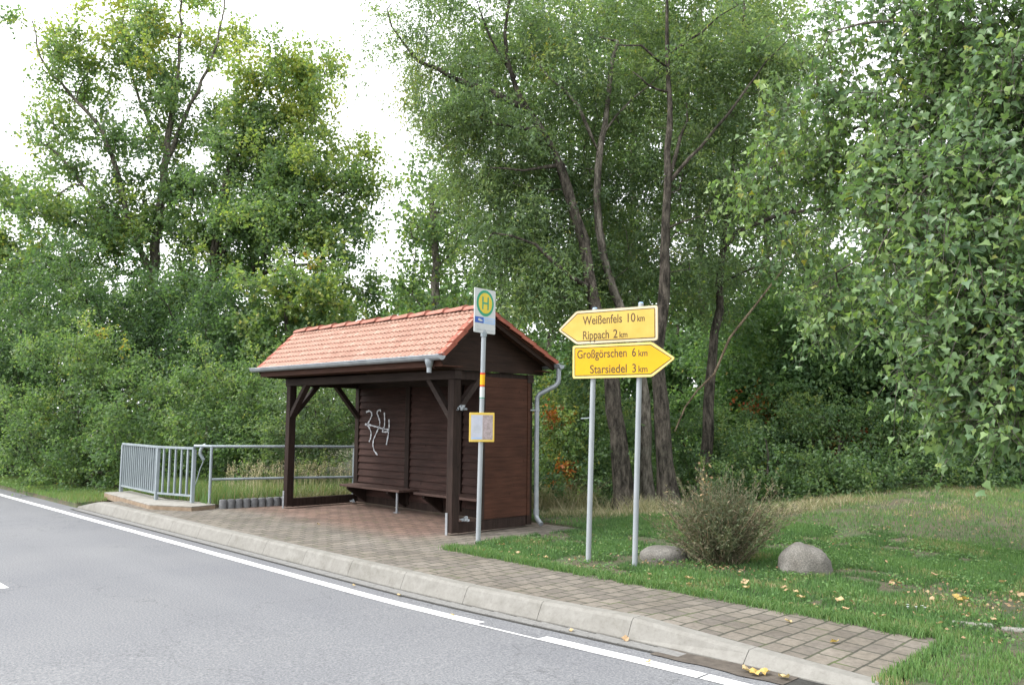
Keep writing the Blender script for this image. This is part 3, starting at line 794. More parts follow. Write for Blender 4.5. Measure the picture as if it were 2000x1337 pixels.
for wds, z_, par_ in (((('Weißenfels', 2.64, 3.13, .138), ('10', 3.175, 3.29, .138), ('km', 3.31, 3.40, .10)), 2.690, up_), ((('Rippach', 2.635, 2.97, .138), ('2', 3.02, 3.075, .138), ('km', 3.095, 3.195, .10)), 2.520, up_),
                     ((('Großgörschen', 2.565, 3.185, .135), ('6', 3.245, 3.295, .135), ('km', 3.32, 3.43, .10)), 2.305, lo_), ((('Starsiedel', 2.73, 3.185, .135), ('3', 3.245, 3.295, .135), ('km', 3.32, 3.43, .10)), 2.130, lo_)):
    for t_, xa, xb, sz in wds: text(t_, S(xa), z_, sz, par_, S(xb))

# ------------------------------------------------------------------ railings by the culvert
Zs = .07
slab = thing('concrete_slab', (-6.9, -1.4, 0), 'low pale concrete slab under the barred railing beside the kerb', 'slab')
poly = [(-8.75,-1.62),(-5.85,-1.84),(-5.12,-1.42),(-5.22,-.95),(-5.55,-.90),(-6.6,-1.22),(-8.75,-1.10)]
MB().prism(poly, -.05, Zs-.012).build('slab_edge', M_rusty, slab, bevel=.008)
MB().prism([(x*1.0+(.012 if x<-7 else -.008)*0, y) for x, y in poly], Zs-.0115, Zs+.006).build('slab_top', M_slab, slab, bevel=.006)
rl = thing('barred_railing', (-7, -1.3, Zs), 'grey galvanised railing with upright bars on the concrete slab', 'railing')
Pa, Pb, Pc = np.array([-8.66,-1.33,Zs]), np.array([-6.62,-1.43,Zs]), np.array([-5.68,-1.17,Zs])
HT = 1.03
for p in (Pa, Pb, Pc): MB().box((p[0]-.03,p[1]-.03,Zs+.006),(p[0]+.03,p[1]+.03,HT-.02)).build('post', M_galv, rl, bevel=.004)
for p, q, nb in ((Pa, Pb, 17), (Pb, Pc, 5)):
    d = (q-p)/np.linalg.norm(q-p)
    MB().bar(p+[0,0,HT-Zs+.002], q+[0,0,HT-Zs+.002], .055, .04).build('top_rail', M_galv, rl, bevel=.003)
    MB().bar(p+d*.031+[0,0,.13], q-d*.031+[0,0,.13], .035, .035).build('bottom_rail', M_galv, rl)
    for k in range(nb):
        c = p + (q-p)*(k+1)/(nb+1)
        MB().bar(c+[0,0,.148], c+[0,0,HT-Zs-.019], .030, .030, d).build('bar', M_galv, rl)
tr = thing('tube_railing', (-5.1, .3, 0), 'grey two-rail tube railing running back beside the open shelter end', 'railing')
Ta, Tb, Tc = np.array([-5.34,-1.01,0]), np.array([-4.985,.40,0]), np.array([-4.72,1.55,0])
for p in (Ta, Tb, Tc): MB().tube([p+[0,0,-.05], p+[0,0,1.06]], .025, 12).build('post', M_galv, tr, smooth=True)
MB().tube([Pc+[0,0,1.005], Ta+[0,0,1.075], Tb+[0,0,1.06], Tc+[0,0,1.045]], .024, 12).build('handrail', M_galv, tr, smooth=True)
MB().tube([Ta+[0,0,.50], Tb+[0,0,.49], Tc+[0,0,.47]], .021, 12).build('mid_rail', M_galv, tr, smooth=True)
hk = [at(402,868,15.2), at(397,870,15.2), at(392,878,15.2), at(391,886,15.2), at(395,893,15.2), at(398,898,15.2)]
MB().tube(hk, .030, 10).build('bent_tube', M_galv, tr, smooth=True)
MB().tube([at(398,898,15.2), at(391,915,15.2), at(386,933,15.2), at(380,950,15.2), at(377,962,15.2)], .011, 6).build('wire', M_galv, tr, smooth=True)
# palisade blocks
pa, pb = np.array([-5.19,-.83]), np.array([-5.02,.26])
for k in range(9):
    c = pa + (pb-pa)*k/8
    o = MB().tube([(c[0],c[1],-.05),(c[0],c[1],.135),(c[0],c[1],.15)], [.066,.066,.058], 18).build('palisade_block', M_palis, smooth=True)
    nm = ['first', 'second', 'third', 'fourth', 'fifth', 'sixth', 'seventh', 'eighth', 'ninth'][k]
    tag(o, 'grey round palisade block, ' + nm + ' from the railing post towards the shelter', 'palisade block', 'palisade blocks edging the paving')

# ------------------------------------------------------------------ boulders
def boulder(center, rx_, ry_, rz_, rot, seed, label):
    n_, m_ = 36, 22; vs = []; ca, sa = math.cos(rot), math.sin(rot)
    for j in range(m_+1):
        ph = PI*j/m_
        for i in range(n_):
            th_ = 2*PI*i/n_; d = Vector((math.sin(ph)*math.cos(th_), math.sin(ph)*math.sin(th_), math.cos(ph)))
            k = 1 + .12*mnoise.noise(d*1.5 + Vector((seed, 0, 0))) + .06*abs(mnoise.noise(d*3.2 + Vector((seed, 5, 0)))) + .03*mnoise.noise(d*11) + .012*mnoise.noise(d*26)
            sq = (abs(d.x)**2.6 + abs(d.y)**2.6 + abs(d.z)**2.6) ** (-1/2.6)
            x_, y_, z_ = d.x*k*sq*rx_, d.y*k*sq*ry_, d.z*k*sq*rz_
            vs.append((center[0]+x_*ca-y_*sa, center[1]+x_*sa+y_*ca, center[2]+z_))
    b = MB(); b.add(vs, [(j*n_+i, (j+1)*n_+i, (j+1)*n_+(i+1)%n_, j*n_+(i+1)%n_) for j in range(m_) for i in range(n_)])
    o = b.build('boulder', M_rock, smooth=True); tag(o, label, 'boulder', 'boulders on the lawn'); return o
boulder((4.60,1.00,.02), .265, .24, .28, .6, 1.3, 'rounded grey granite boulder right of the broom shrub')
boulder((3.16,.50,.035), .27, .20, .135, .75, 6.1, 'flatter grey boulder between the sign poles and the shrub')

# ------------------------------------------------------------------ vegetation generators
def unit(v): return v / (np.linalg.norm(v, axis=-1, keepdims=True) + 1e-9)
LEAVES = {
 'rhomb': (np.array([(0,0),(.42,-.5),(1,0),(.42,.5)]), 4),
 'long':  (np.array([(0,0),(.4,-.5),(1,0),(.4,.5)]), 4),
}
def leaf_quads(pos, ax, L, Wd, r, cup=.15):
    """rhombic leaves: pos (n,3), ax axis (n,3)"""
    n = len(pos); rnd = r.normal(size=(n,3))*.75 + np.array([0,0,.75]); side = unit(np.cross(ax, rnd)); nr = np.cross(side, ax)
    L = L[:,None]; Wd = Wd[:,None]
    v0 = pos; v2 = pos + ax*L; mid = pos + ax*L*.42
    v1 = mid - side*Wd*.5 + nr*L*cup; v3 = mid + side*Wd*.5 + nr*L*cup
    V = np.stack([v0,v1,v2,v3], 1).reshape(-1,3); return V, 4, np.arange(n*4)
def leaf_delta(pos, ax, L, Wd, r):
    """deltoid poplar leaves with a folded midrib: two quads + tip pair (4 faces -> use quads)"""
    n = len(pos); rnd = r.normal(size=(n,3)) + np.array([0,0,.35]); side = unit(np.cross(ax, rnd)); nr = np.cross(side, ax)
    L = L[:,None]; Wd = Wd[:,None]; fold = r.uniform(.06,.26,(n,1)); droop = r.uniform(.02,.35,(n,1))
    def P(a, s, h): return pos + ax*L*a + side*Wd*s + nr*L*h
    v = [P(0,0,0), P(-.02,-.36,fold*.8), P(.24,-.52,fold), P(.56,-.20,fold*.3-droop*.3), P(1.08,0,-droop), P(.56,.20,fold*.3-droop*.3), P(.24,.52,fold), P(-.02,.36,fold*.8), P(.32,0,-.02), ]
    V = np.stack(v, 1).reshape(-1,3); q = np.array([0,1,2,8, 8,2,3,4, 8,4,5,6, 0,8,6,7])
    idx = (q[None,:] + np.arange(n)[:,None]*9).ravel(); return V, 4, idx

def catmull(P, step):
    P = [np.array(p, float) for p in P]; out_ = []
    Q = [2*P[0]-P[1]] + P + [2*P[-1]-P[-2]]
    for i in range(1, len(Q)-2):
        m = max(2, int(np.linalg.norm(Q[i+1]-Q[i])/step))
        for t in np.linspace(0, 1, m, endpoint=False):
            out_.append((i-1+t, .5*((2*Q[i]) + (-Q[i-1]+Q[i+1])*t + (2*Q[i-1]-5*Q[i]+4*Q[i+1]-Q[i+2])*t*t + (-Q[i-1]+3*Q[i]-3*Q[i+1]+Q[i+2])*t**3)))
    out_.append((len(P)-1, P[-1])); return out_

class Skel:
    def __init__(s, seed):
        s.p = []; s.par = []; s.rmin = []; s.pl = []; s.r = np.random.default_rng(seed)
    def limb(s, pts, r0, r1, step=.4, jit=.03):
        """a drawn limb; attaches to the nearest existing node"""
        cp = catmull(pts, step); n = len(pts)-1
        if s.p:
            A = np.array(s.p); j = int(np.argmin(np.linalg.norm(A - cp[0][1], axis=1))); prev = j; base = s.pl[j]
            if np.linalg.norm(A[j]-cp[0][1]) < .05: cp = cp[1:]
        else: prev = -1; base = 0
        flare = (len(s.p) == 0) and r0 > .08; z0_ = cp[0][1][2]
        for k, (t, q) in enumerate(cp):
            q = q + s.r.normal(size=3)*jit*(k > 0)
            if prev >= 0: base += np.linalg.norm(q - s.p[prev])
            s.p.append(q); s.par.append(prev); s.rmin.append((r0 + (r1-r0)*(t/n))*(1 + (.55*math.exp(-(q[2]-z0_)/.22) if flare else 0))); s.pl.append(base); prev = len(s.p)-1
    def grow(s, A, step=.45, up=.35, wl=.22):
        A = np.asarray(A); base = np.array(s.p)
        dist = np.array([np.min(np.linalg.norm(base - a, axis=1)) for a in A]); order = np.argsort(dist)
        cap = len(s.p) + len(A)*12; P = np.zeros((cap,3)); PL = np.zeros(cap); n = len(s.p); P[:n] = s.p; PL[:n] = s.pl
        term = np.zeros(len(A), int)
        for ai in order:
            a = A[ai]; d = np.linalg.norm(P[:n]-a, axis=1)
            cost = d + wl*PL[:n] + up*np.maximum(0, P[:n,2]-a[2])
            j = int(np.argmin(cost)); o = P[j]; L = d[j]; m = int(min(9, max(1, L/step)))
            pj = s.par[j]; dr = unit(o - P[pj]) if pj >= 0 else np.array([0,0,1.])
            ctl = o + (dr*.5 + np.array([0,0,.25]))*L*.45; prev = j
            for t in np.linspace(0,1,m+1)[1:]:
                q = (1-t)**2*o + 2*t*(1-t)*ctl + t*t*a + s.r.normal(size=3)*.03*L*(t < 1)
                P[n] = q; PL[n] = PL[prev] + np.linalg.norm(q-P[prev]); s.par.append(prev); s.rmin.append(0); prev = n; n += 1
                if n >= cap-12: break
            term[ai] = prev
            if n >= cap-12: break
        s.p = [P[i] for i in range(n)]; s.pl = list(PL[:n]); return term
    def mesh(s, name, m, parent, rtip=.008, expo=2.3, rmaxpipe=.3, sides=(4,6,10), rough=.10, rcut=0.0):
        n = len(s.p); P = np.array(s.p); par = np.array(s.par); w_ = np.zeros(n); ch = np.zeros(n, int)
        for i in range(n-1, -1, -1):
            if w_[i] == 0: w_[i] = rtip**expo
            if par[i] >= 0: w_[par[i]] += w_[i]
        r = np.minimum(w_**(1/expo), rmaxpipe); r = np.maximum(r, s.rmin)
        # main child
        main = np.full(n, -1); best = np.zeros(n)
        for i in range(n):
            p_ = par[i]
            if p_ >= 0 and r[i] > best[p_]: best[p_] = r[i]; main[p_] = i
        ref = unit(np.array([.61,-.55,.57]))
        tang = np.zeros((n,3))
        for i in range(n):
            a = P[i]-P[par[i]] if par[i] >= 0 else (P[main[i]]-P[i] if main[i] >= 0 else np.array([0,0,1.]))
            b_ = P[main[i]]-P[i] if main[i] >= 0 else a
            tang[i] = unit(unit(a)+unit(b_))
        def ring(c, t, rr, k, flare=0):
            a = np.cross(t, ref); a /= np.linalg.norm(a)+1e-9; b_ = np.cross(t, a); an = 2*PI*np.arange(k)/k
            rv = rr*np.ones(k)
            if rr > .05: rv = rr*(1 + rough*np.sin(an*3+c[2]*1.3+1) + rough*.8*np.sin(an*5+c[2]*.9) + rough*.6*s.r.normal(size=k))
            return c + np.outer(np.cos(an)*rv, a) + np.outer(np.sin(an)*rv, b_)
        V = []; I = []; nv = 0; rings = {}
        for i in range(n):
            p_ = par[i]
            if p_ < 0 or r[i] < rcut: continue
            k = sides[0] if r[i] < .03 else sides[1] if r[i] < .08 else sides[2]
            key = (p_, k)
            if main[p_] == i and key in rings: i0 = rings[key]
            else:
                rr0 = r[p_] if main[p_] == i else min(r[p_], r[i]*1.25)
                t0 = tang[p_] if main[p_] == i else unit(P[i]-P[p_])
                V.append(ring(P[p_], t0, rr0, k)); i0 = nv; nv += k
                if main[p_] == i: rings[key] = i0
            V.append(ring(P[i], tang[i], r[i], k)); i1 = nv; nv += k; rings[(i,k)] = i1
            j = np.arange(k); I.append(np.stack([i0+j, i0+(j+1)%k, i1+(j+1)%k, i1+j], -1).ravel())
        return fast_mesh(name, np.concatenate(V), 4, np.concatenate(I), m, parent, smooth=True)

def lobe(u, v, Dp, ru, rv, rd, n, r, shell=.55, yel=0.0):
    """attractor points in an ellipsoid lobe of foliage"""
    c = at(u, v, Dp); k = Dp/1602.8; d = unit(r.normal(size=(n,3))); q = r.uniform(0,1,n)**(1/3)
    q = shell*np.clip(q,0,1)**.5 + (1-shell)*q
    X = d*q[:,None]
    ns_ = max(3, n//(3 if Dp > 26 else 5)); X = X[r.integers(0, ns_, n)] if n > 8 else X
    X = X + r.normal(size=X.shape)*np.array([.38/(ru*k), .36/rd, .30/(rv*k)])*min(1., Dp/22) if n > 8 else X
    pts_ = c + np.outer(X[:,0]*ru*k, RH) + np.outer(X[:,1]*rd, FH) + np.outer(X[:,2]*rv*k, [0,0,1])
    return pts_, np.full(n, yel + (.07 if yel >= .08 else 0) + (.05 if Dp > 27 and v < 250 else 0))

def sprays(A, yel, r, n_twig, tl, n_leaf, size, aspect, kind='rhomb', droop=0.0, upb=.3, tint0=.35, tsd=.10, clump=.12, sizesd=.25):
    """leaves set along short twigs around every attractor"""
    nA = len(A); cl = r.normal(0, clump, nA)
    T = np.repeat(A, n_twig, 0); td = unit(r.normal(size=(len(T),3)) + np.array([0,0,upb-droop])); 
    start = T - td*tl*.25 + r.normal(size=T.shape)*tl*.22
    LP = np.repeat(start, n_leaf, 0); LD = np.repeat(td, n_leaf, 0); m = len(LP)
    s_ = np.tile(np.linspace(.1,1,n_leaf), len(T)) + r.uniform(-.05,.05,m)
    bend = np.zeros((m,3)); bend[:,2] = -droop*(s_**2)*tl*.8
    pos = LP + LD*(s_*tl)[:,None] + bend + r.normal(size=(m,3))*tl*.05
    ax = unit(LD*.5 + r.normal(size=(m,3))*.75 + np.array([0,0,-.25-droop]))
    L = size*r.uniform(1-sizesd, 1+sizesd, m); Wd = L*aspect
    tint = tint0 + np.repeat(np.repeat(cl, n_twig), n_leaf) + np.repeat(np.repeat(yel, n_twig), n_leaf) + r.normal(0, tsd, m) + np.repeat(r.normal(0,.04,len(T)), n_leaf)
    tint = np.where(tint > .70, .70 + (tint-.70)*.55, tint); rare = r.uniform(size=m) < .003; tint = np.where(rare, .84, tint)
    if kind == 'delta':
        V, fn, idx = leaf_delta(pos, ax, L, Wd, r); tint = np.repeat(tint, 4)
    else: V, fn, idx = leaf_quads(pos, ax, L, Wd, r)
    return V, fn, idx, np.clip(tint, 0, 1), (start, td)

def make_tree(name, label, cat, group, base, limbs, lobes, seed, barkm, leafm, sp, r_tip=.008, up=.35, step=.45, twigs=False, rcut=0.0, jit=.03, rmaxpipe=.3, sides=(4,6,10), crown='crown'):
    r = np.random.default_rng(seed); t = thing(name, tuple(base), label, cat, group)
    sk = Skel(seed)
    for pts_, r0, r1 in limbs: sk.limb(pts_, r0, r1, jit=jit)
    if name == 'willow_tree': lobes = [dict(a, Dp=a['Dp']+.6) for a in lobes]
    L = [lobe(**a, r=r) for a in lobes]
    A = np.concatenate([a[0] for a in L]); Y = np.concatenate([a[1] for a in L])
    A[:,2] = np.maximum(A[:,2], base[2]+.05)
    sk.grow(A, step=step, up=up)
    sk.mesh('trunk', barkm, t, rtip=r_tip, rcut=rcut, rmaxpipe=rmaxpipe, sides=sides)
    V, fn, idx, tint, tw = sprays(A, Y, r, **sp)
    fast_mesh(crown, V, fn, idx, leafm, t, tint)
    if twigs:
        st, td = tw; tl = sp['tl']; m = len(st); s1 = unit(np.cross(td, np.array([.3,.5,.8]))); s2 = np.cross(td, s1); w0 = .004
        ring_ = [s1, -.5*s1+.87*s2, -.5*s1-.87*s2]; V = []
        for s_, dz, ww in ((0,0,w0),(.5,-sp.get('droop',0)*.25*tl*.8,w0*.8),(1,-sp.get('droop',0)*tl*.8,w0*.4)):
            c = st + td*s_*tl + np.array([0,0,dz])
            for q in ring_: V.append(c + q*ww)
        V = np.stack(V, 1).reshape(-1,3); f = []
        for a_ in (0,3):
            for j in range(3): f += [a_+j, a_+(j+1)%3, a_+3+(j+1)%3, a_+3+j]
        idx = (np.array(f)[None,:] + np.arange(m)[:,None]*9).ravel()
        fast_mesh('twigs', V, 4, idx, barkm, t)
    return t
def lb(u, v, Dp, ru, rv, rd, n, yel=0.0, shell=.5): return dict(u=u, v=v, Dp=Dp, ru=ru, rv=rv, rd=rd, n=n, yel=yel, shell=shell)
def gp(u, Dp, z=0.0):
    """ground point under photo column u at depth Dp"""
    p = at(u, 850, Dp); return np.array([p[0], p[1], z])
def A_(L): return [at(*q) for q in L]

#VEG
# ---------------- left poplars (tall, beyond the hedge)
g0 = gp(305, 29)
poplar_sp = dict(n_twig=11, tl=.75, n_leaf=11, size=.115, aspect=.85, upb=.5, tint0=.42, clump=.13)
make_tree('poplar_tree', 'tallest loose poplar at the left with three upright leaders against the white sky', 'tree', 'poplars left of the shelter', g0,
  [([g0, at(303,760,29), at(300,560,29), at(310,430,29), at(322,330,29), at(335,230,29), at(350,120,29), at(355,-40,29)], .26, .03),
   ([at(318,350,29), at(345,265,28.6), at(395,160,28.4), at(430,60,28.4), at(440,-30,28.4)], .10, .02),
   ([at(300,540,29), at(255,440,28.5), at(210,280,28.2), at(165,210,28.2), at(90,130,28.2), at(60,40,28.2)], .12, .02),
   ([at(290,470,29), at(200,400,28), at(110,300,27.8), at(50,260,27.8)], .08, .02),
   ([at(325,300,29), at(275,200,29.3), at(245,90,29.3), at(240,0,29.3)], .07, .02)],
  [lb(350,40,29,75,95,1.6,34,.12), lb(425,60,28.4,28,90,1.0,14,.10), lb(300,130,29,62,95,1.6,32), lb(345,220,29,85,75,1.8,42), lb(245,30,29.3,38,55,.8,12,.18),
   lb(160,170,28.2,75,75,1.5,24,.02), lb(85,80,28.2,45,70,1.1,11,.06), lb(180,70,28.2,45,55,1.1,10,.10), lb(90,220,28,55,75,1.2,14,.08), lb(190,300,28.4,90,70,1.6,28),
   lb(70,340,27.8,85,75,1.6,28,.04), lb(150,420,28,120,80,2,58,.05), lb(320,340,29,85,70,2.2,36), lb(290,450,29,120,80,2.4,60), lb(40,470,27.6,80,80,1.6,40,.05),
   lb(230,560,28.6,130,80,2.4,55), lb(360,520,29,90,80,2.4,40,.04), lb(90,580,28,130,90,2.4,50), lb(240,150,28.6,40,60,1,8)], 11, M_bark_pale, M_leaf_poplar, poplar_sp, r_tip=.012)
g0 = gp(415, 28)
make_tree('poplar_tree', 'broad yellowing poplar standing between the tallest poplar and the sky gap', 'tree', 'poplars left of the shelter', g0,
  [([g0, at(414,700,28), at(416,540,28), at(425,440,28), at(450,330,28), at(480,240,28), at(520,150,28), at(540,110,28)], .25, .03),
   ([at(420,520,28), at(465,440,28.2), at(530,330,28.4), at(590,230,28.4), at(630,150,28.4)], .10, .02),
   ([at(430,420,28), at(500,390,27.6), at(600,400,27.4), at(670,380,27.4), at(715,300,27.4)], .08, .015),
   ([at(416,560,28), at(500,540,27.5), at(600,520,27), at(690,560,26.6), at(760,585,26.4)], .08, .015)],
  [lb(530,170,28,75,70,1.8,46,.14), lb(600,160,28.4,55,65,1.4,30,.13), lb(625,230,28.4,50,70,1.3,24,.10), lb(480,235,28,45,60,1.4,16,.06), lb(500,300,28,90,75,2,66,.07),
   lb(590,330,28,75,70,1.8,44,.10), lb(440,350,28,85,80,2,46), lb(540,400,27.6,100,70,2.2,64,.02), lb(640,420,27.4,70,70,1.6,40,.02), lb(700,320,27.4,26,45,.8,10,.18),
   lb(680,370,27.4,45,45,1,18,.14), lb(670,470,27.2,45,55,1.2,16), lb(460,470,28,100,70,2.2,52), lb(580,490,27.4,100,70,2,52,.03), lb(670,560,26.8,60,60,1.4,26), lb(430,590,28,110,70,2.2,48)],
  12, M_bark, M_leaf_poplar, dict(poplar_sp, tint0=.40), r_tip=.012)
# hazy poplars far behind the gap
far_sp = dict(n_twig=5, tl=1.0, n_leaf=8, size=.19, aspect=.9, upb=.4, tint0=.42, clump=.08)
for i, (u, Dp, top, wd, tn, lab) in enumerate([(640, 46, 560, 60, 0, 'distant pale tree low behind the shelter ridge'), (850, 42, 470, 60, .03, 'distant tree right of the sky gap behind the shelter'),
                                      (20, 40, 430, 80, 0, 'distant tree at the far left edge behind the poplars')]):
    g0 = gp(u, Dp)
    make_tree('distant_tree', lab, 'tree', 'distant trees', g0, [([g0, at(u,700,Dp), at(u+5,top+60,Dp)], .2, .04)],
      [lb(u, top+90, Dp, wd, 90, 2, 34, tn), lb(u-30, top+180, Dp, wd, 80, 2, 30, tn), lb(u+35, top+180, Dp, wd, 80, 2, 30, tn), lb(u, top+280, Dp, wd*1.3, 90, 2, 40, tn)], 300+i, M_bark, M_leaf_poplar, far_sp, r_tip=.02, rcut=.03)

# ---------------- mid storey left
bush_sp = dict(n_twig=7, tl=.5, n_leaf=9, size=.09, aspect=.6, upb=.4, tint0=.38, clump=.14)
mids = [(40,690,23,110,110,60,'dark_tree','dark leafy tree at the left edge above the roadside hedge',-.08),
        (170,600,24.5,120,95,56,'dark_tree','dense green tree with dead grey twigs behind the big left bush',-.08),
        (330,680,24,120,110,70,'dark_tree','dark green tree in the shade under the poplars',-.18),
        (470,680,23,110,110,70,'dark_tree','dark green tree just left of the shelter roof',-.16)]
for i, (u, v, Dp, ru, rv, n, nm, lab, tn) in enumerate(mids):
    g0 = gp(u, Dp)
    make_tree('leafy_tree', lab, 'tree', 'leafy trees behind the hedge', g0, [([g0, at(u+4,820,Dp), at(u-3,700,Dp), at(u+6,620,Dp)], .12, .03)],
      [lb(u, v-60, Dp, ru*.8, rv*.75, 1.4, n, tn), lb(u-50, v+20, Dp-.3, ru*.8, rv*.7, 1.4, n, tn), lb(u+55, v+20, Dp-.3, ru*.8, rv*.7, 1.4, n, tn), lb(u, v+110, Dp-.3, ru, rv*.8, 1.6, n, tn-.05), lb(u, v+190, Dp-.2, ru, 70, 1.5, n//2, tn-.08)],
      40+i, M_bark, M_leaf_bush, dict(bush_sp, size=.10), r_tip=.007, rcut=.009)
g0 = gp(570, 22)
make_tree('maple_tree', 'yellow-green maple just behind the left end of the shelter roof', 'tree', None, g0, [([g0, at(566,800,22), at(560,650,22), at(565,560,22)], .1, .03)],
  [lb(560,560,22,75,55,1.1,36,.20), lb(520,620,22,60,60,1.1,28,.14), lb(610,600,22,65,60,1.1,34,.22), lb(640,560,22.4,35,40,.8,10,.16), lb(590,680,22,85,60,1.2,34,.08), lb(665,690,22.5,45,45,1,14,-.05), lb(560,770,22,90,80,1.2,30,-.05)],
  51, M_bark, M_leaf_bush, dict(bush_sp, size=.11, aspect=.9), r_tip=.008)
# roadside bushes
bushes = [(150,800,19.6,'large light green bush at the road verge, left of the barred railing', [(150,730,19.6,95,70,.9,60,.05),(70,790,19.8,75,90,.9,55,.05),(230,780,19.4,90,80,.9,60,.04),(120,880,19.2,110,75,.9,70,.02),(220,890,18.8,95,65,.8,60,0),(300,830,19.2,60,80,.8,36,.03),(185,680,19.8,45,40,.6,14,.10)]),
          (400,800,18.6,'light green bush behind the tube railing, left of the shelter', [(410,770,18.8,75,60,.8,48,.05),(350,820,18.6,80,70,.8,48,.04),(470,800,18.4,75,80,.8,50,.03),(420,880,18.0,110,60,.8,60,0),(330,900,17.8,80,60,.7,40,-.05),(520,860,17.8,60,80,.7,44,0),(505,740,18.8,45,40,.6,16,.03)]),
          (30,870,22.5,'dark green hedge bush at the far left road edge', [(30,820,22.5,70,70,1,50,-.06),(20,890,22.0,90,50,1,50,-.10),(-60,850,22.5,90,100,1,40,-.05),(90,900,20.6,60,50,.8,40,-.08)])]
for i, (u, v, Dp, lab, lbs) in enumerate(bushes):
    g0 = gp(u, Dp)
    make_tree('bush', lab, 'bush', 'roadside bushes', g0, [([g0, at(u+6, 880, Dp), at(u, 800, Dp)], .05, .02)], [lb(*a) for a in lbs], 60+i, M_bark, M_leaf_bush,
       dict(bush_sp, n_twig=8, tl=.42, n_leaf=10, size=.075, tint0=.44, clump=.11), r_tip=.005, up=.8, crown='foliage')
g0 = gp(620, 17.8)
make_tree('bush', 'grey-green willowy bush seen through the open left end of the shelter', 'bush', 'roadside bushes', g0, [([g0, at(622,880,17.8), at(618,800,17.8)], .05, .02)],
   [lb(610,790,17.8,60,60,.7,50,.03), lb(660,830,17.6,60,80,.7,56,.03), lb(600,880,17.4,70,55,.6,48,.05), lb(690,760,18,50,50,.6,30,0), lb(560,830,17.8,50,70,.7,36,.03), lb(740,850,17.8,50,80,.7,36,0)],
   70, M_bark, M_leaf_willow, dict(bush_sp, n_twig=9, tl=.4, n_leaf=11, size=.07, aspect=.32, tint0=.36), r_tip=.005, up=.8, crown='foliage')

# ---------------- central willows, trunks behind the shelter
wil_sp = dict(n_twig=8, tl=.62, n_leaf=15, size=.085, aspect=.34, upb=.35, droop=.18, tint0=.42, clump=.13)
zt = .02
g0 = gp(1218, 14.6, zt)
make_tree('willow_tree', 'leftmost big willow of the clump, one heavy limb sweeping up left over the shelter roof', 'tree', 'willows behind the shelter', g0,
  [([g0, at(1208,900,14.6), at(1200,800,14.6), at(1188,700,14.6), at(1160,590,14.7), at(1140,470,14.9), at(1105,370,15), at(1075,280,15), at(1030,215,15.1), at(1005,150,15.2), at(985,70,15.2), at(1000,-40,15.2)], .175, .018),
   ([at(1028,212,15.1), at(960,182,15), at(890,150,15), at(820,120,14.9), at(780,80,14.9), at(755,20,14.9)], .065, .015),
   ([at(1060,265,15), at(1000,245,14.8), at(940,235,14.8)], .05, .02), ([at(1005,150,15.2), at(960,80,15.4), at(930,0,15.4)], .04, .015),
   ([at(1090,325,15), at(1020,330,14.6), at(960,325,14.5)], .04, .015), ([at(1150,560,14.7), at(1110,540,14.3), at(1040,480,14.2), at(960,450,14.2)], .05, .02)],
  [lb(850,60,15,95,90,1.3,42,.03), lb(800,120,14.9,55,70,1,14), lb(950,40,15.3,90,80,1.4,48,.02), lb(1050,60,15.3,90,90,1.4,52), lb(890,200,15,85,75,1.3,46,.06), lb(990,200,15.1,90,80,1.4,58),
   lb(850,170,15.2,45,35,.8,12,.30), lb(930,320,14.9,105,80,1.5,66,.05), lb(1040,350,15,95,80,1.5,62), lb(880,290,15.4,60,70,1.2,26,.08), lb(1100,200,15.3,80,90,1.4,52), lb(1000,450,14.6,110,70,1.4,70), lb(1120,440,15,80,70,1.3,40),
   lb(1050,540,14.3,100,60,1.3,58), lb(1130,560,14.5,60,60,1.1,26,-.04)], 81, M_bark, M_leaf_willow, wil_sp, r_tip=.003, jit=.02)
g0 = gp(1268, 15.3, zt)
make_tree('willow_tree', 'willow with the pale cut-off stem rising between its darker neighbours', 'tree', 'willows behind the shelter', g0,
  [([g0, at(1262,900,15.3), at(1258,780,15.3), at(1240,660,15.2), at(1195,560,15.2), at(1170,450,15.2), at(1168,330,15.2), at(1180,240,15.2), at(1198,130,15.3), at(1205,80,15.4)], .12, .035),
   ([at(1170,300,15.2), at(1130,210,15.1), at(1070,150,15.0), at(1040,110,15.0)], .045, .015), ([at(1175,265,15.2), at(1240,190,15.3), at(1290,150,15.3)], .03, .01)],
  [lb(1150,40,15.8,90,90,1.4,46), lb(1230,80,16,80,90,1.4,48,.02), lb(1210,240,16.2,80,80,1.4,50,.03), lb(1120,300,16,80,80,1.4,46), lb(1230,400,16.2,80,80,1.4,50), lb(1180,520,16.2,80,80,1.4,40,-.03), lb(1240,560,16,70,70,1.3,34,-.05)],
  82, M_bark_pale, M_leaf_willow, wil_sp, r_tip=.003, jit=.02)
g0 = gp(1308, 14.5, zt)
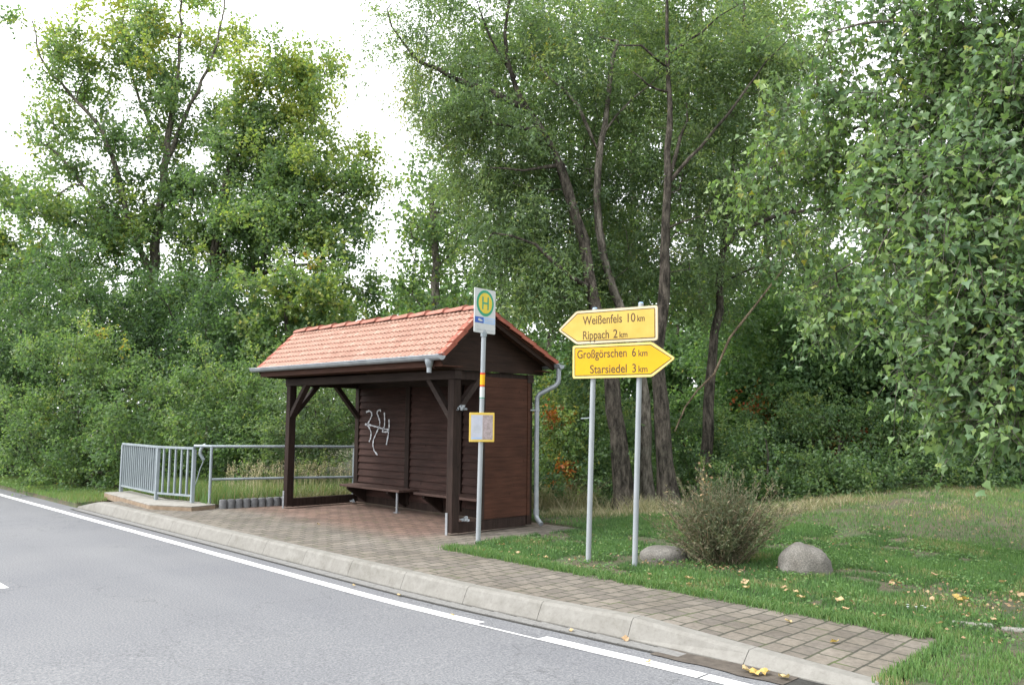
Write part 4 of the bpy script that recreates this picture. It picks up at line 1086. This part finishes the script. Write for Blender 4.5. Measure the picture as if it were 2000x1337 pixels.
make_tree('willow_tree', 'tallest dark straight willow stem directly behind the right sign pole', 'tree', 'willows behind the shelter', g0,
  [([g0, at(1298,900,14.5), at(1290,790,14.5), at(1284,690,14.5), at(1296,580,14.5), at(1298,480,14.5), at(1303,380,14.5), at(1306,250,14.5), at(1303,120,14.5), at(1302,0,14.5), at(1305,-160,14.5)], .160, .012),
   ([at(1308,355,14.5), at(1345,310,14.4), at(1400,255,14.3), at(1450,180,14.3), at(1500,125,14.3), at(1550,60,14.3)], .042, .008),
   ([at(1305,360,14.5), at(1330,270,14.8), at(1345,200,14.9)], .045, .015), ([at(1306,135,14.5), at(1250,90,14.2), at(1200,85,14.2)], .03, .012),
   ([at(1304,105,14.5), at(1370,60,14.6), at(1440,10,14.6)], .035, .012), ([at(1306,180,14.5), at(1265,165,14.3), at(1235,140,14.3)], .03, .01), ([at(1300,450,14.5), at(1340,430,14.3), at(1390,410,14.3)], .03, .01)],
  [lb(1300,20,14.9,90,80,1.3,50,.03), lb(1400,40,14.8,85,80,1.3,50,.04), lb(1500,90,14.6,75,80,1.2,44,.03), lb(1340,160,15.2,85,80,1.3,50,.02), lb(1430,190,14.9,80,80,1.2,46,.03), lb(1380,310,15.1,85,75,1.2,48,.02), lb(1290,330,15.4,60,80,1.2,32),
   lb(1470,280,14.8,75,75,1.2,36,.03), lb(1290,480,15.4,60,70,1.1,26), lb(1380,430,15.2,70,60,1.1,28,-.03), lb(1560,150,14.8,60,80,1.1,26,.03), lb(1345,560,15.2,60,60,1.1,24,-.06)],
  83, M_bark, M_leaf_willow, wil_sp, r_tip=.003, jit=.02)
g0 = gp(1365, 16.2, .05)
make_tree('willow_tree', 'rightmost leaning willow of the clump, forking with one limb reaching right', 'tree', 'willows behind the shelter', g0,
  [([g0, at(1375,900,16.2), at(1385,800,16.2), at(1390,700,16.2), at(1402,600,16.2), at(1410,490,16.2), at(1425,380,16.3), at(1440,250,16.4), at(1450,100,16.4), at(1455,-20,16.4)], .13, .02),
   ([at(1410,490,16.2), at(1440,455,16), at(1490,430,15.9), at(1560,410,15.8), at(1650,405,15.8), at(1720,410,15.8)], .065, .015), ([at(1545,412,15.8), at(1580,375,15.8), at(1630,340,15.8)], .03, .01),
   ([at(1395,560,16.2), at(1480,520,16), at(1500,500,16)], .03, .01)],
  [lb(1440,380,16.6,80,70,1.2,36,.03), lb(1500,460,16.2,90,50,1.2,34,.02), lb(1600,360,16,75,50,1,24,.03), lb(1560,240,16.6,90,80,1.2,40,.02), lb(1480,20,16.6,90,80,1.2,40,.02), lb(1600,-30,17,90,50,1.2,26,.03), lb(1420,540,16.4,60,70,1.1,26,-.03), lb(1440,120,16.8,80,80,1.3,36)],
  84, M_bark, M_leaf_willow, wil_sp, r_tip=.003, jit=.02)
# leaning dead branch caught in the willows
dbr = MB().tube([at(1318,842,14.2), at(1338,795,14.2), at(1362,762,14.3), at(1395,730,14.4), at(1425,660,14.5), at(1480,590,14.6), at(1538,515,14.7)], [.012,.015,.016,.020,.022,.018,.010], 8).build('dead_branch', M_bark_dead, smooth=True)
tag(dbr, 'bare pale broken branch leaning across the right willow stems', 'branch')
# poplar screen behind the willows
pop2 = dict(n_twig=6, tl=.8, n_leaf=9, size=.125, aspect=.8, upb=.4, tint0=.40, clump=.08)
for i, (u, Dp, top, wd, lab) in enumerate([(850,24,330,75,'pale green poplar standing right of the sky gap behind the shelter'), (980,26,60,100,'tall poplar behind the sweeping willow limb'), (1120,27,-60,95,'tall poplar filling the crown behind the cut pale stem'),
        (1240,26,-80,90,'poplar screened by the pair of middle willow stems'), (1370,25,-60,90,'poplar behind the tall straight willow stem'), (1500,26,-30,90,'poplar behind the right willow fork')]):
    g0 = gp(u, Dp); ls = []; v = top+60; k = 0
    while v < 900:
        ls += [lb(u-wd*.35, v, Dp, wd*.75, 75, 1.7, 22, .04*(k%2)), lb(u+wd*.35, v+30, Dp+.5, wd*.75, 75, 1.7, 22, 0)]; v += 95; k += 1
    make_tree('background_poplar', lab, 'tree', 'poplars behind the willows', g0, [([g0, at(u+5,700,Dp), at(u-5,400,Dp), at(u,top+50,Dp)], .2, .04)], ls, 100+i, M_bark_pale, M_leaf_poplar, pop2, r_tip=.012, rcut=.012)

# ---------------- dark hornbeam wood at the right
hb_sp = dict(n_twig=8, tl=.55, n_leaf=11, size=.10, aspect=.62, upb=.15, droop=.1, tint0=.36, clump=.10)
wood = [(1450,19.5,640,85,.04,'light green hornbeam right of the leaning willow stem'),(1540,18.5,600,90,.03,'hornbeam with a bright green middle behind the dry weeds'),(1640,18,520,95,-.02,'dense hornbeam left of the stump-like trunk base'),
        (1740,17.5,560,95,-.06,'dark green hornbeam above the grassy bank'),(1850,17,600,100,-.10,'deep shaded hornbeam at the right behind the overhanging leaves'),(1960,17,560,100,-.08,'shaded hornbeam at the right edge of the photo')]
for i, (u, Dp, top, wd, tn, lab) in enumerate(wood):
    g0 = gp(u, Dp, .1); ls = []; v = top+50
    while v < 960:
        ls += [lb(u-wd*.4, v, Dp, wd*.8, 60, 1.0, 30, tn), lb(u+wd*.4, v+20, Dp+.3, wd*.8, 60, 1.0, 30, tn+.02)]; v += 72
    if i == 0: ls.append(lb(1490, 795, 18.2, 26, 12, .3, 5, .66))
    if i == 2: ls += [lb(1655, 862, 16.9, 28, 9, .3, 6, .72), lb(1640, 925, 16.7, 26, 8, .3, 5, .72)]
    make_tree('hornbeam_tree', lab, 'tree', 'hornbeams at the edge of the wood', g0, [([g0, at(u+5,850,Dp), at(u-8,700,Dp), at(u,top+50,Dp)], .12, .03)], ls, 120+i, M_bark, M_leaf_dark, hb_sp, r_tip=.006, rcut=.008)
back = [(1540,25,590,90,.05),(1650,24,500,100,.0),(1790,24,380,120,0),(1930,24,250,120,-.03),(2050,22,300,120,-.03),(1330,24,600,110,-.05),(1200,23,640,110,-.05),(1080,22,650,110,-.02)]
labs = ['tree of the back row right of the willow fork with sky showing under it','middle tree of the back row in the right wood','tall tree of the back row behind the dark hornbeam','tall tree of the back row behind the right foreground poplar',
        'rearmost tree at the right picture edge','low tree of the back row between the willow stems','low tree of the back row behind the left sign pole','low tree of the back row above the shelter downpipe']
for i, (u, Dp, top, wd, tn) in enumerate(back):
    g0 = gp(u, Dp, .0); ls = []; v = top+60
    while v < 950:
        ls += [lb(u-wd*.4, v, Dp, wd*.8, 75, 1.2, 26, tn), lb(u+wd*.4, v+25, Dp+.4, wd*.8, 75, 1.2, 26, tn)]; v += 90
    make_tree('woodland_tree', labs[i], 'tree', 'back row of woodland trees', g0, [([g0, at(u+5,850,Dp), at(u-8,650,Dp), at(u,top+50,Dp)], .14, .03)], ls, 140+i, M_bark, M_leaf_dark, dict(hb_sp, tl=.7, size=.14, n_leaf=9), r_tip=.008, rcut=.012)
# distant wood closing the view behind everything (reads as one mass)
r = np.random.default_rng(5); fw = []; 
for u in np.arange(-300, 2500, 60):
    Dp = 44 + 6*math.sin(u*.013)
    top_v = 640 if u < 900 else 560
    for v in np.arange(top_v + 25*math.sin(u*.03), 860, 60):
        fw.append(lobe(u, v, Dp, 55, 50, 2.2, 14, r, yel=.02)[0])
fw = np.concatenate(fw); V, fn, idx, tint, _ = sprays(fw, np.zeros(len(fw)), r, 5, 1.1, 6, .26, .9, tint0=.32)
tag(fast_mesh('distant_wood', V, fn, idx, M_leaf_dark, None, tint), 'mass of far-off woodland closing the view behind the trees', 'woodland', kind='stuff')

# shrubs at the foot of the willows (some red-brown leaves)
for i, (u, v, Dp, lab, lbs) in enumerate([
   (1110,850,15.6,'shrub with reddish leaves right behind the shelter downpipe', [(1085,800,15.6,45,55,.5,34,.25),(1130,840,15.4,55,60,.5,38,.05),(1090,890,15.2,50,55,.5,36,.12),(1150,920,15.0,45,50,.5,30,-.03),(1120,740,15.8,45,50,.5,26,.0),(1085,830,15.1,26,30,.3,8,.62),(1100,920,14.9,22,16,.3,6,.66),(1085,950,15,40,30,.4,18,0)]),
   (1420,900,17.0,'green shrub behind the broom shrub at the foot of the willows', [(1420,860,17.2,60,60,.6,44,-.03),(1470,900,17,60,55,.6,44,0),(1400,940,16.6,50,40,.5,30,-.05),(1540,930,16.6,55,45,.6,36,-.03)]),
   (1240,900,17.4,'shaded shrub between the willow trunks', [(1240,860,17.4,60,70,.7,44,-.06),(1330,860,17.6,60,70,.7,44,-.06),(1250,950,17.0,60,40,.6,30,-.05)]),
   (1640,960,15.0,'low bramble thicket along the top of the grassy bank', [(1600,945,15.0,55,38,.4,40,0),(1670,945,14.8,55,38,.4,40,-.02),(1740,935,14.9,55,40,.4,40,-.02),(1810,930,15.2,55,38,.4,36,-.04),(1880,920,15.8,55,34,.4,30,-.06)]),
   (1500,970,14.9,'leafy green shrub right behind the broom shrub', [(1450,955,15.0,50,42,.4,42,0),(1520,960,14.9,50,40,.4,42,.02),(1560,930,15.4,55,50,.5,44,.04),(1480,910,15.6,55,50,.5,40,.0)]),
   (1640,880,16.2,'sapling thicket with bright green leaves in front of the wood', [(1600,860,16.4,70,60,.6,50,.07),(1690,850,16.4,70,60,.6,50,.04),(1540,840,16.8,70,60,.6,46,.08),(1780,860,16.2,60,55,.6,40,.0)])]):
    g0 = gp(u, Dp, .02)
    make_tree('undergrowth_shrub', lab, 'shrub', 'shrubs under the trees', g0, [([g0, at(u+3, 920, Dp), at(u, 860, Dp)], .03, .012)], [lb(*a) for a in lbs], 170+i, M_bark, M_leaf_bush,
       dict(bush_sp, n_twig=8, tl=.32, n_leaf=9, size=.065), r_tip=.004, up=.8, crown='foliage')

# ---------------- foreground poplar reaching in from the right
np_sp = dict(n_twig=5, tl=.44, n_leaf=8, size=.064, sizesd=.42, aspect=.92, kind='delta', upb=.0, droop=.35, tint0=.46, clump=.10, tsd=.11)
g0 = gp(2330, 8.2, .05)
make_tree('poplar_tree', 'near black poplar whose leafy branches hang in from the right picture edge', 'tree', None, g0,
  [([g0, at(2330,700,8.2), at(2320,300,8.2), at(2280,-100,8.2), at(2240,-400,8.2)], .22, .10),
   ([at(2320,380,8.2), at(2180,300,7.6), at(2000,290,7.2), at(1850,330,7.2), at(1700,400,7.4)], .06, .008),
   ([at(2315,250,8.2), at(2150,120,8), at(1950,60,7.8), at(1750,40,8), at(1620,60,8.2)], .06, .008),
   ([at(2325,600,8.2), at(2180,560,7.3), at(2050,600,6.8), at(1960,680,6.6)], .05, .008),
   ([at(1850,330,7.2), at(1750,430,7.2), at(1700,520,7.2)], .015, .005),
   ([at(1950,60,7.8), at(1780,180,8.4), at(1620,280,9.0), at(1500,330,9.4)], .03, .005),
   ([at(2180,560,7.3), at(2080,760,6.6), at(1980,900,6.4)], .03, .006)],
  [lb(1950,60,7.6,90,90,.9,60,.02), lb(1820,70,7.9,90,80,.8,44,.02), lb(1690,50,8.3,70,60,.7,22,.05), lb(1960,200,7.3,85,90,.9,60,0), lb(1850,200,7.6,80,80,.8,42,.02), lb(1740,190,8.2,75,70,.7,30,.05), lb(1620,200,8.8,65,70,.6,20,.06),
   lb(1540,260,9.3,70,70,.6,22,.07), lb(1640,330,9,75,60,.6,26,.05), lb(1470,330,9.6,60,55,.5,14,.08), lb(1760,330,7.8,75,65,.7,34,.03), lb(1880,340,7.2,80,75,.8,50,0), lb(1980,360,7,70,80,.8,46,-.02),
   lb(1720,440,7.6,55,50,.5,18,.03), lb(1810,470,7.1,70,60,.6,36,.03), lb(1920,480,6.9,75,70,.7,46,0), lb(1870,580,6.8,65,60,.6,34,.04), lb(1970,600,6.6,60,80,.7,42,0), lb(1780,560,7,40,50,.4,12,.06),
   lb(1910,690,6.6,50,50,.5,22,.02), lb(1850,760,6.6,42,26,.35,9,.03), lb(1975,740,6.5,45,50,.5,20,0), lb(1930,790,6.5,50,45,.5,20,.05), lb(1985,800,6.3,45,45,.5,20,.03), 
   lb(1600,600,10,70,60,.6,18,.03), lb(1560,480,10.2,70,60,.6,20,.04), lb(1660,560,9.4,70,60,.6,22,.02), lb(2090,300,7.4,80,250,.9,70,0), lb(2090,700,6.8,80,150,.8,46,0), lb(2210,80,8.0,110,170,1.0,44,.02), lb(2350,-20,8.4,130,150,1.1,50,.02), lb(2480,150,8.6,110,170,1.0,40,0)], 201, M_bark_pale, M_leaf_near, np_sp, r_tip=.0035, twigs=True, up=.1, step=.25, jit=.015)

# ---------------- broom shrub on the lawn
r = np.random.default_rng(77)
bc = np.array([3.70,.80,.02]); bt = thing('broom_shrub', tuple(bc), 'brownish broom shrub with fanning fine twigs between the two boulders', 'shrub')
ns = 520; th_ = r.uniform(0, 2*PI, ns); tl_ = r.uniform(0, 1, ns)**.7; incl = tl_*1.12
d0 = np.stack([np.sin(incl)*np.cos(th_), np.sin(incl)*np.sin(th_), np.cos(incl)], -1)
Ls = r.uniform(.50, .97, ns)*(1 - .06*tl_)*(1+.13*np.sin(3*th_+1)+.08*np.sin(5*th_)); st0 = bc + np.stack([r.normal(0,.11,ns), r.normal(0,.11,ns), np.zeros(ns)], -1)
V = []; I = []; T = []; nv = 0; K = 7
bend = r.normal(0, .12, (ns,3)); pts_all = []
for k in range(K):
    s_ = k/(K-1); pts_all.append(st0 + d0*(Ls*s_)[:,None] + bend*(s_**2)*.6 + np.array([0,0,.12])*(s_**2)*tl_[:,None])
pts_all = np.stack(pts_all, 1)
side = unit(np.cross(d0, r.normal(size=(ns,3)))); side2 = np.cross(d0, side)
for k in range(K):
    ww = (.0045*(1-.75*k/(K-1)))
    for q in (side, -.5*side+.87*side2, -.5*side-.87*side2): V.append(pts_all[:,k] + q*ww)
V = np.stack(V, 1).reshape(-1,3); f = []
for k in range(K-1):
    for j in range(3): f += [k*3+j, k*3+(j+1)%3, k*3+3+(j+1)%3, k*3+3+j]
nf = (K-1)*3; idx = (np.array(f)[None,:] + np.arange(ns)[:,None]*K*3).ravel()
fast_mesh('stems', V, 4, idx, M_broom, bt, np.repeat(np.clip(r.normal(.62,.15,ns),0,1), nf))
m = ns*52; si = np.repeat(np.arange(ns), 52); ss = r.uniform(.12, 1.02, m); kk = np.clip(ss*(K-1), 0, K-1.001); k0 = kk.astype(int); fr = (kk-k0)[:,None]
pos = pts_all[si,k0]*(1-fr) + pts_all[si,k0+1]*fr + r.normal(0,.012,(m,3)); ax = unit(d0[si] + r.normal(0,.55,(m,3)))
V, fn, idx = leaf_quads(pos, ax, r.uniform(.03,.07,m), r.uniform(.006,.014,m), r)
fast_mesh('foliage', V, fn, idx, M_broom, bt, np.clip(r.normal(.34,.22,m)+.15*(np.sin(th_[si]*2)),0,1))

m = 46; pos = bc + np.array([-.10,-.12,.80]) + r.normal(size=(m,3))*np.array([.05,.05,.13]); V, fn, idx = leaf_quads(pos, unit(r.normal(size=(m,3))), r.uniform(.03,.06,m), r.uniform(.02,.035,m), r)
fast_mesh('withered_leaves', V, fn, idx, M_dryleaf, bt, np.clip(r.normal(.35,.2,m),0,1))['label'] = 'withered orange-brown leaves caught in the top of the shrub'
# ---------------- grass
def blades(name, X, Y, Z, H, Wd, tint, m, label, cat, lean=.45):
    n = len(X); r_ = np.random.default_rng(len(name)+n); a = r_.uniform(0,2*PI,n); d = np.stack([np.cos(a), np.sin(a), np.zeros(n)], -1)
    la = r_.uniform(0,2*PI,n); lv = np.stack([np.cos(la), np.sin(la), np.zeros(n)], -1)*(H*r_.uniform(.1,1,n)*lean)[:,None]
    B = np.stack([X,Y,Z], -1); up_z = np.array([0,0,1.])
    v0 = B - d*Wd[:,None]/2; v1 = B + d*Wd[:,None]/2
    mid = B + lv*.35 + up_z*(H*.6)[:,None]; v2 = mid + d*Wd[:,None]*.35; v3 = mid - d*Wd[:,None]*.35
    tip = B + lv + up_z*H[:,None]; v4 = tip + d*Wd[:,None]*.06; v5 = tip - d*Wd[:,None]*.06
    V = np.stack([v0,v1,v2,v3,v4,v5], 1).reshape(-1,3); idx = (np.array([0,1,2,3, 3,2,4,5])[None,:] + np.arange(n)[:,None]*6).ravel()
    o = fast_mesh(name, V, 4, idx, m, None, np.repeat(np.clip(tint,0,1), 2)); return tag(o, label, cat, kind='stuff')
def fnoise(X, Y, s, seed):
    # cheap smooth value noise
    g = np.random.default_rng(seed).uniform(0,1,(64,64)); x = (X*s) % 63; y = (Y*s) % 63; i = x.astype(int); j = y.astype(int); fx = x-i; fy = y-j; fx = fx*fx*(3-2*fx); fy = fy*fy*(3-2*fy)
    return (g[i,j]*(1-fx)*(1-fy) + g[i+1,j]*fx*(1-fy) + g[i,j+1]*(1-fx)*fy + g[i+1,j+1]*fx*fy)
r = np.random.default_rng(31)
def in_view(X, Y, marg=120):
    P = np.stack([X,Y,np.zeros(len(X))],-1) - CAM; z = P@FW; u = 1000 + 1602.8*(P@RT)/z; v = 668.5 - 1602.8*(P@UP)/z
    return (z > .5) & (u > -marg) & (u < 2000+marg*5) & (v < 1500)
def sample_lawn(n, x0, x1, y0, y1):
    X = r.uniform(x0, x1, n); Y = r.uniform(y0, y1, n); k = is_lawn(X, Y) & in_view(X, Y); return X[k], Y[k]
X1, Y1 = sample_lawn(330000, .5, 11, -2.3, 4.0); X2, Y2 = sample_lawn(190000, -6, 11, 1.9, 12); X = np.concatenate([X1,X2]); Y = np.concatenate([Y1,Y2])
n1 = fnoise(X, Y, 1.3, 1)*.6 + fnoise(X, Y, 4.1, 2)*.4
dep = (X-CAM[0])*FH[0] + (Y-CAM[1])*FH[1]; lat = (X-CAM[0])*RH[0] + (Y-CAM[1])*RH[1]
bare = np.exp(-((X-6.75)**2+(Y-.75)**2)/.42) + .9*np.exp(-(((X-3.95)**2)/.12+((Y-.42)**2)/.05)) + .7*np.exp(-((X-5.9)**2+(Y-.9)**2)/.12)
keep = r.uniform(size=len(X)) < np.clip(1.15 - 1.2*(n1 < .30) - bare*1.2, .05, 1)
# thin edge by the paving
X, Y, n1, dep, lat = X[keep], Y[keep], n1[keep], dep[keep], lat[keep]
inb = ((X-4.57)**2/.060 + (Y-1.06)**2/.055 < 1) | ((X-3.16)**2/.055+(Y-.5)**2/.035 < 1); X, Y, n1, dep, lat = X[~inb], Y[~inb], n1[~inb], dep[~inb], lat[~inb]
dry = sm(11.2, 13.5, dep)*sm(2.0, 4.5, lat)
H = r.uniform(.02,.062,len(X))*(.6+.9*n1); H = H*(1+.15*dry)
n2_ = fnoise(X, Y, 2.3, 9)
tint = .26 + .55*(n1-.5) + r.normal(0,.13,len(X)) + dry*(.12+.5*n2_) + .22*sm(.25, 0, Y+.74) + .45*(n2_ > .72)*(r.uniform(size=len(X)) < .5)
blades('lawn_grass', X, Y, lawn_h(X, Y)-.005, H, r.uniform(.005,.010,len(X))*(1+.3*sm(9,14,dep)), tint, M_grass, 'short green lawn grass around the sign poles and boulders', 'grass')
# clover and broad-leaved weeds in patches
wc = r.uniform(size=(260,2))*np.array([7.5,5.0]) + np.array([1.0,-.7]); wx = np.repeat(wc[:,0], 34) + r.normal(0,.10,260*34); wy = np.repeat(wc[:,1], 34) + r.normal(0,.10,260*34)
k = is_lawn(wx, wy); wx = wx[k]; wy = wy[k]; pos = np.stack([wx, wy, lawn_h(wx, wy)+r.uniform(.012,.045,len(wx))], -1)
V, fn, idx = leaf_quads(pos, unit(np.stack([r.normal(size=len(wx)), r.normal(size=len(wx)), r.normal(.1,.3,len(wx))], -1)), r.uniform(.02,.045,len(wx)), r.uniform(.015,.028,len(wx)), r)
tag(fast_mesh('lawn_weeds', V, 4, idx, M_grass, None, np.clip(r.normal(.40,.16,len(wx)),0,1)), 'clover and small broad-leaved weeds growing through the lawn', 'weeds', kind='stuff')
# tufts creeping over the paving edge
te = []
for k in range(300):
    cx = r.uniform(.85, 6.5); cy = -.77 + r.normal(0,.04) ; m = r.integers(25, 60); te.append(np.stack([r.normal(cx,.05,m), r.normal(cy,.03,m)], -1))
te.append(np.stack([r.normal(.78,.07,60), r.normal(-.72,.05,60)], -1)); te = np.concatenate(te)
blades('edge_grass', te[:,0], te[:,1], np.full(len(te), -.01), r.uniform(.03,.08,len(te)), r.uniform(.005,.009,len(te)), r.normal(.42,.15,len(te)), M_grass, 'yellowish grass tufts creeping over the paving edge', 'grass', lean=.9)
# left verge and meadow behind the railing
X, Y = sample_lawn(150000, -26, -5.0, -2.3, 3.2); dv = (X-CAM[0])*FH[0] + (Y-CAM[1])*FH[1]
n1 = fnoise(X, Y, 1.1, 5); mead = (X > -9.4) & (Y > -1.1)
H = np.where(mead, r.uniform(.08,.30,len(X)), r.uniform(.04,.10,len(X))); tint = np.where(mead, .62 + r.normal(0,.16,len(X)), .52 + .2*n1 + r.normal(0,.08,len(X)))
blades('verge_grass', X, Y, lawn_h(X, Y)-.01, H, r.uniform(.010,.018,len(X)), tint, M_grass, 'light green verge grass left of the railing by the road', 'grass')
# dry tall grass: behind railing and at the tree feet
cs = []
for k in range(900):
    q = r.uniform(); cx = r.uniform(-7.6,-4.9); cy = r.uniform(-.4,2.6); cs.append((cx, cy, .20))
for k in range(300): p = gp(r.uniform(1060,1330), r.uniform(13.6,15.2)); cs.append((p[0], p[1], .11))
for k in range(150): p = gp(r.normal(1490,70), r.normal(13.6,.4)); cs.append((p[0], p[1], .10))
for k in range(120): p = gp(r.uniform(1640,1960), r.uniform(12.4,15.6)); cs.append((p[0], p[1], .07))
for k in range(110): p = gp(r.normal(1110,34), r.uniform(14.4,15.6)); cs.append((p[0], p[1], .50))
for k in range(90): p = gp(r.normal(1270,50), r.uniform(13.9,14.6)); cs.append((p[0], p[1], .26))
for k in range(40): p = gp(r.normal(1590,60), r.uniform(13.0,13.8)); cs.append((p[0], p[1], .16))
cs = np.array(cs); m = 22; X = np.repeat(cs[:,0], m)+r.normal(0,.07,len(cs)*m); Y = np.repeat(cs[:,1], m)+r.normal(0,.07,len(cs)*m); H = np.repeat(cs[:,2]*r.uniform(.35,1.1,len(cs)), m)*r.uniform(.5,1.4,len(X))
k = is_lawn(X, Y); X, Y, H = X[k], Y[k], H[k]
blades('dry_grass', X, Y, lawn_h(X, Y)-.01, H, r.uniform(.005,.010,len(X)), r.normal(.5,.2,len(X)), M_straw, 'tall dry straw-coloured grass behind the railing and at the tree feet', 'dry grass', lean=1.3)
# seed heads
m = 260; X = r.uniform(-6.8,-4.95,m); Y = r.uniform(-.2,2.2,m); k = is_lawn(X,Y); X = X[k]; Y = Y[k]; H = r.uniform(.38,.62,len(X)); P0 = np.stack([X,Y,lawn_h(X,Y)],-1)
P1 = P0 + np.stack([r.normal(0,.05,len(X)), r.normal(0,.05,len(X)), H],-1); q = 14; pos = np.repeat(P1,q,0)+r.normal(0,1,(len(X)*q,3))*np.array([.012,.012,.045]); ax = unit(r.normal(0,.5,(len(pos),3))+np.array([0,0,1.]))
V1, fn, i1 = leaf_quads(pos, ax, r.uniform(.02,.04,len(pos)), r.uniform(.006,.012,len(pos)), r)
V2, fn, i2 = leaf_quads(P0, unit(P1-P0), H, np.full(len(X),.007), r, cup=.01)
tag(fast_mesh('seed_heads', np.concatenate([V1,V2]), 4, np.concatenate([i1, i2+len(V1)]), M_straw, None, np.clip(r.normal(.75,.15,len(pos)+len(X)),0,1)), 'pale grass seed heads standing behind the tube railing', 'seed heads', kind='stuff')
# leaf litter on the ground (bits)
m = 12000; X = r.uniform(1,9,m); Y = r.uniform(-.9,6,m); k = is_lawn(X,Y); X=X[k]; Y=Y[k]
w1 = 1.0*np.exp(-((X-6.75)**2+(Y-.75)**2)/.5)+.35*np.exp(-((Y+.7)**2)/.02)+.8*np.exp(-(((X-4.0)**2)/.3+((Y-.4)**2)/.08))+.05; k = r.uniform(size=len(X)) < w1; X=X[k]; Y=Y[k]
pos = np.stack([X,Y,lawn_h(X,Y)+r.uniform(.01,.04,len(X))],-1); ax = unit(np.stack([r.normal(size=len(X)), r.normal(size=len(X)), r.normal(0,.25,len(X))],-1))
V, fn, idx = leaf_quads(pos, ax, r.uniform(.02,.05,len(X)), r.uniform(.012,.035,len(X)), r)
tag(fast_mesh('leaf_litter', V, 4, idx, M_dryleaf, None, np.clip(r.normal(.2,.2,len(X)),0,1)), 'brown leaf litter and twigs scattered over the bare soil patches', 'leaf litter', kind='stuff')

# individual fallen leaves
def leaf_mesh(seed, tint):
    rr = random.Random(seed); k = 15; vs = [(0,0,.012)]
    for i in range(k):
        a = 2*PI*i/k; lob = .5 + .28*abs(math.cos(a*2.5)) + rr.uniform(-.06,.06); vs.append((math.cos(a)*lob*.06, math.sin(a)*lob*.05, .008 + .022*abs(math.sin(a*1.5+seed)) + rr.uniform(0,.01)))
    me = bpy.data.meshes.new('fallen_leaf'); me.from_pydata(vs, [], [(0, 1+i, 1+(i+1)%k) for i in range(k)]); me.update()
    a = me.attributes.new('tint','FLOAT','FACE'); a.data.foreach_set('value', [tint]*k); me.materials.append(M_dryleaf); return me
lm = [leaf_mesh(1,.55), leaf_mesh(2,.35), leaf_mesh(3,.75), leaf_mesh(4,.97)]
def zat(x, y):
    if bool(is_lawn(x, y)): return float(lawn_h(x, y)) + .035
    if y < -2.19: return float(road_z(x)) + .010
    return float(pave_z(np.array(x), np.array(y))) + .003
def fl(x, y, k, s, label, group):
    o = bpy.data.objects.new('fallen_leaf', lm[k]); C.objects.link(o); o.location = (x, y, zat(x, y)); s *= .78; o.scale = (s, s, s)
    o.rotation_euler = (random.uniform(-.35,.35), random.uniform(-.35,.35), random.uniform(0, 6.28)); tag(o, label, 'leaf', group)
rr = random.Random(4)
for (x, y) in [(3.75,-.55),(4.15,-.42),(4.55,-.20),(4.62,-.30),(4.70,-.42),(4.95,-.15),(5.02,-.32),(5.12,-.28),(5.30,-.45),(5.60,-.30),(5.72,-.62),(4.30,-.70),(1.9,-.60),(2.3,-.62),(1.35,-.35)]:
    fl(x+rr.uniform(-.04,.04), y+rr.uniform(-.04,.04), rr.choice([0,1,2]), rr.uniform(.8,1.25), 'pale tan fallen leaf on the grass strip along the paving edge', 'fallen leaves on the grass by the paving')
for (x, y) in [(5.55,.95),(5.62,.88),(5.58,.80),(5.70,1.6),(6.3,1.7),(6.6,1.1),(6.1,.35),(6.7,-.1),(6.45,-.55),(6.05,-.62)]:
    fl(x, y, rr.choice([0,1]), rr.uniform(.8,1.2), 'brown fallen leaf on the grass right of the boulder', 'fallen leaves right of the boulder')
for (x, y) in [(6.21,.60),(6.30,.55),(6.27,.48)]: fl(x, y, 3, 1.15, 'bright yellow fallen leaf in the little cluster on the right lawn', 'yellow leaves on the right lawn')
for (x, y) in [(5.80,-2.33),(5.87,-2.35),(5.91,-2.29),(6.05,-2.30)]: fl(x, y, rr.choice([2,3]), 1.2, 'yellow fallen leaf in the gutter against the low kerb ramp', 'yellow leaves at the kerb ramp')
fl(4.70, -2.24, 1, 1.1, 'orange-brown fallen leaf in the gutter below the kerb joint', None)
for (x, y) in [(1.30,-2.46),(3.05,-2.60),(4.2,-2.30),(5.2,-2.62),(2.0,-2.4)]: fl(x, y, 2, .7, 'small pale fallen leaf beside the white edge line', 'small leaves along the edge line')
fl(6.02, -1.45, 3, 1.0, 'yellow fallen leaf alone on the right end of the paving', None)
fl(5.5, -1.15, 2, .9, 'pale fallen leaf in the middle of the right paving', None)
fl(-2.2, -.75, 2, .8, 'pale leaf on the paving in front of the shelter', None)
# little white flowers
for k, (x, y) in enumerate([(6.02,-.02),(6.10,-.05),(6.12,.03),(6.05,-.10),(6.16,-.02)]):
    o = MB().tube([(x,y,.02),(x,y,.055),(x,y,.060)], [.002,.003,.013], 8).build('daisy', M_white); tag(o, 'tiny white daisy in the tight cluster on the right lawn', 'flower', 'daisies on the lawn')
# kerb remnants at the right
for a, c, lab in (((6.45,-.28),(6.72,-.18),'short weathered edging stone nearest the end of the paving'), ((6.78,-.20),(7.05,-.08),'weathered edging stone in the bare soil at the right picture edge')):
    o = MB().bar((a[0],a[1],.015),(c[0],c[1],.02), .07, .05).build('edging_stone', M_slab, bevel=.012); tag(o, lab, 'edging stone')
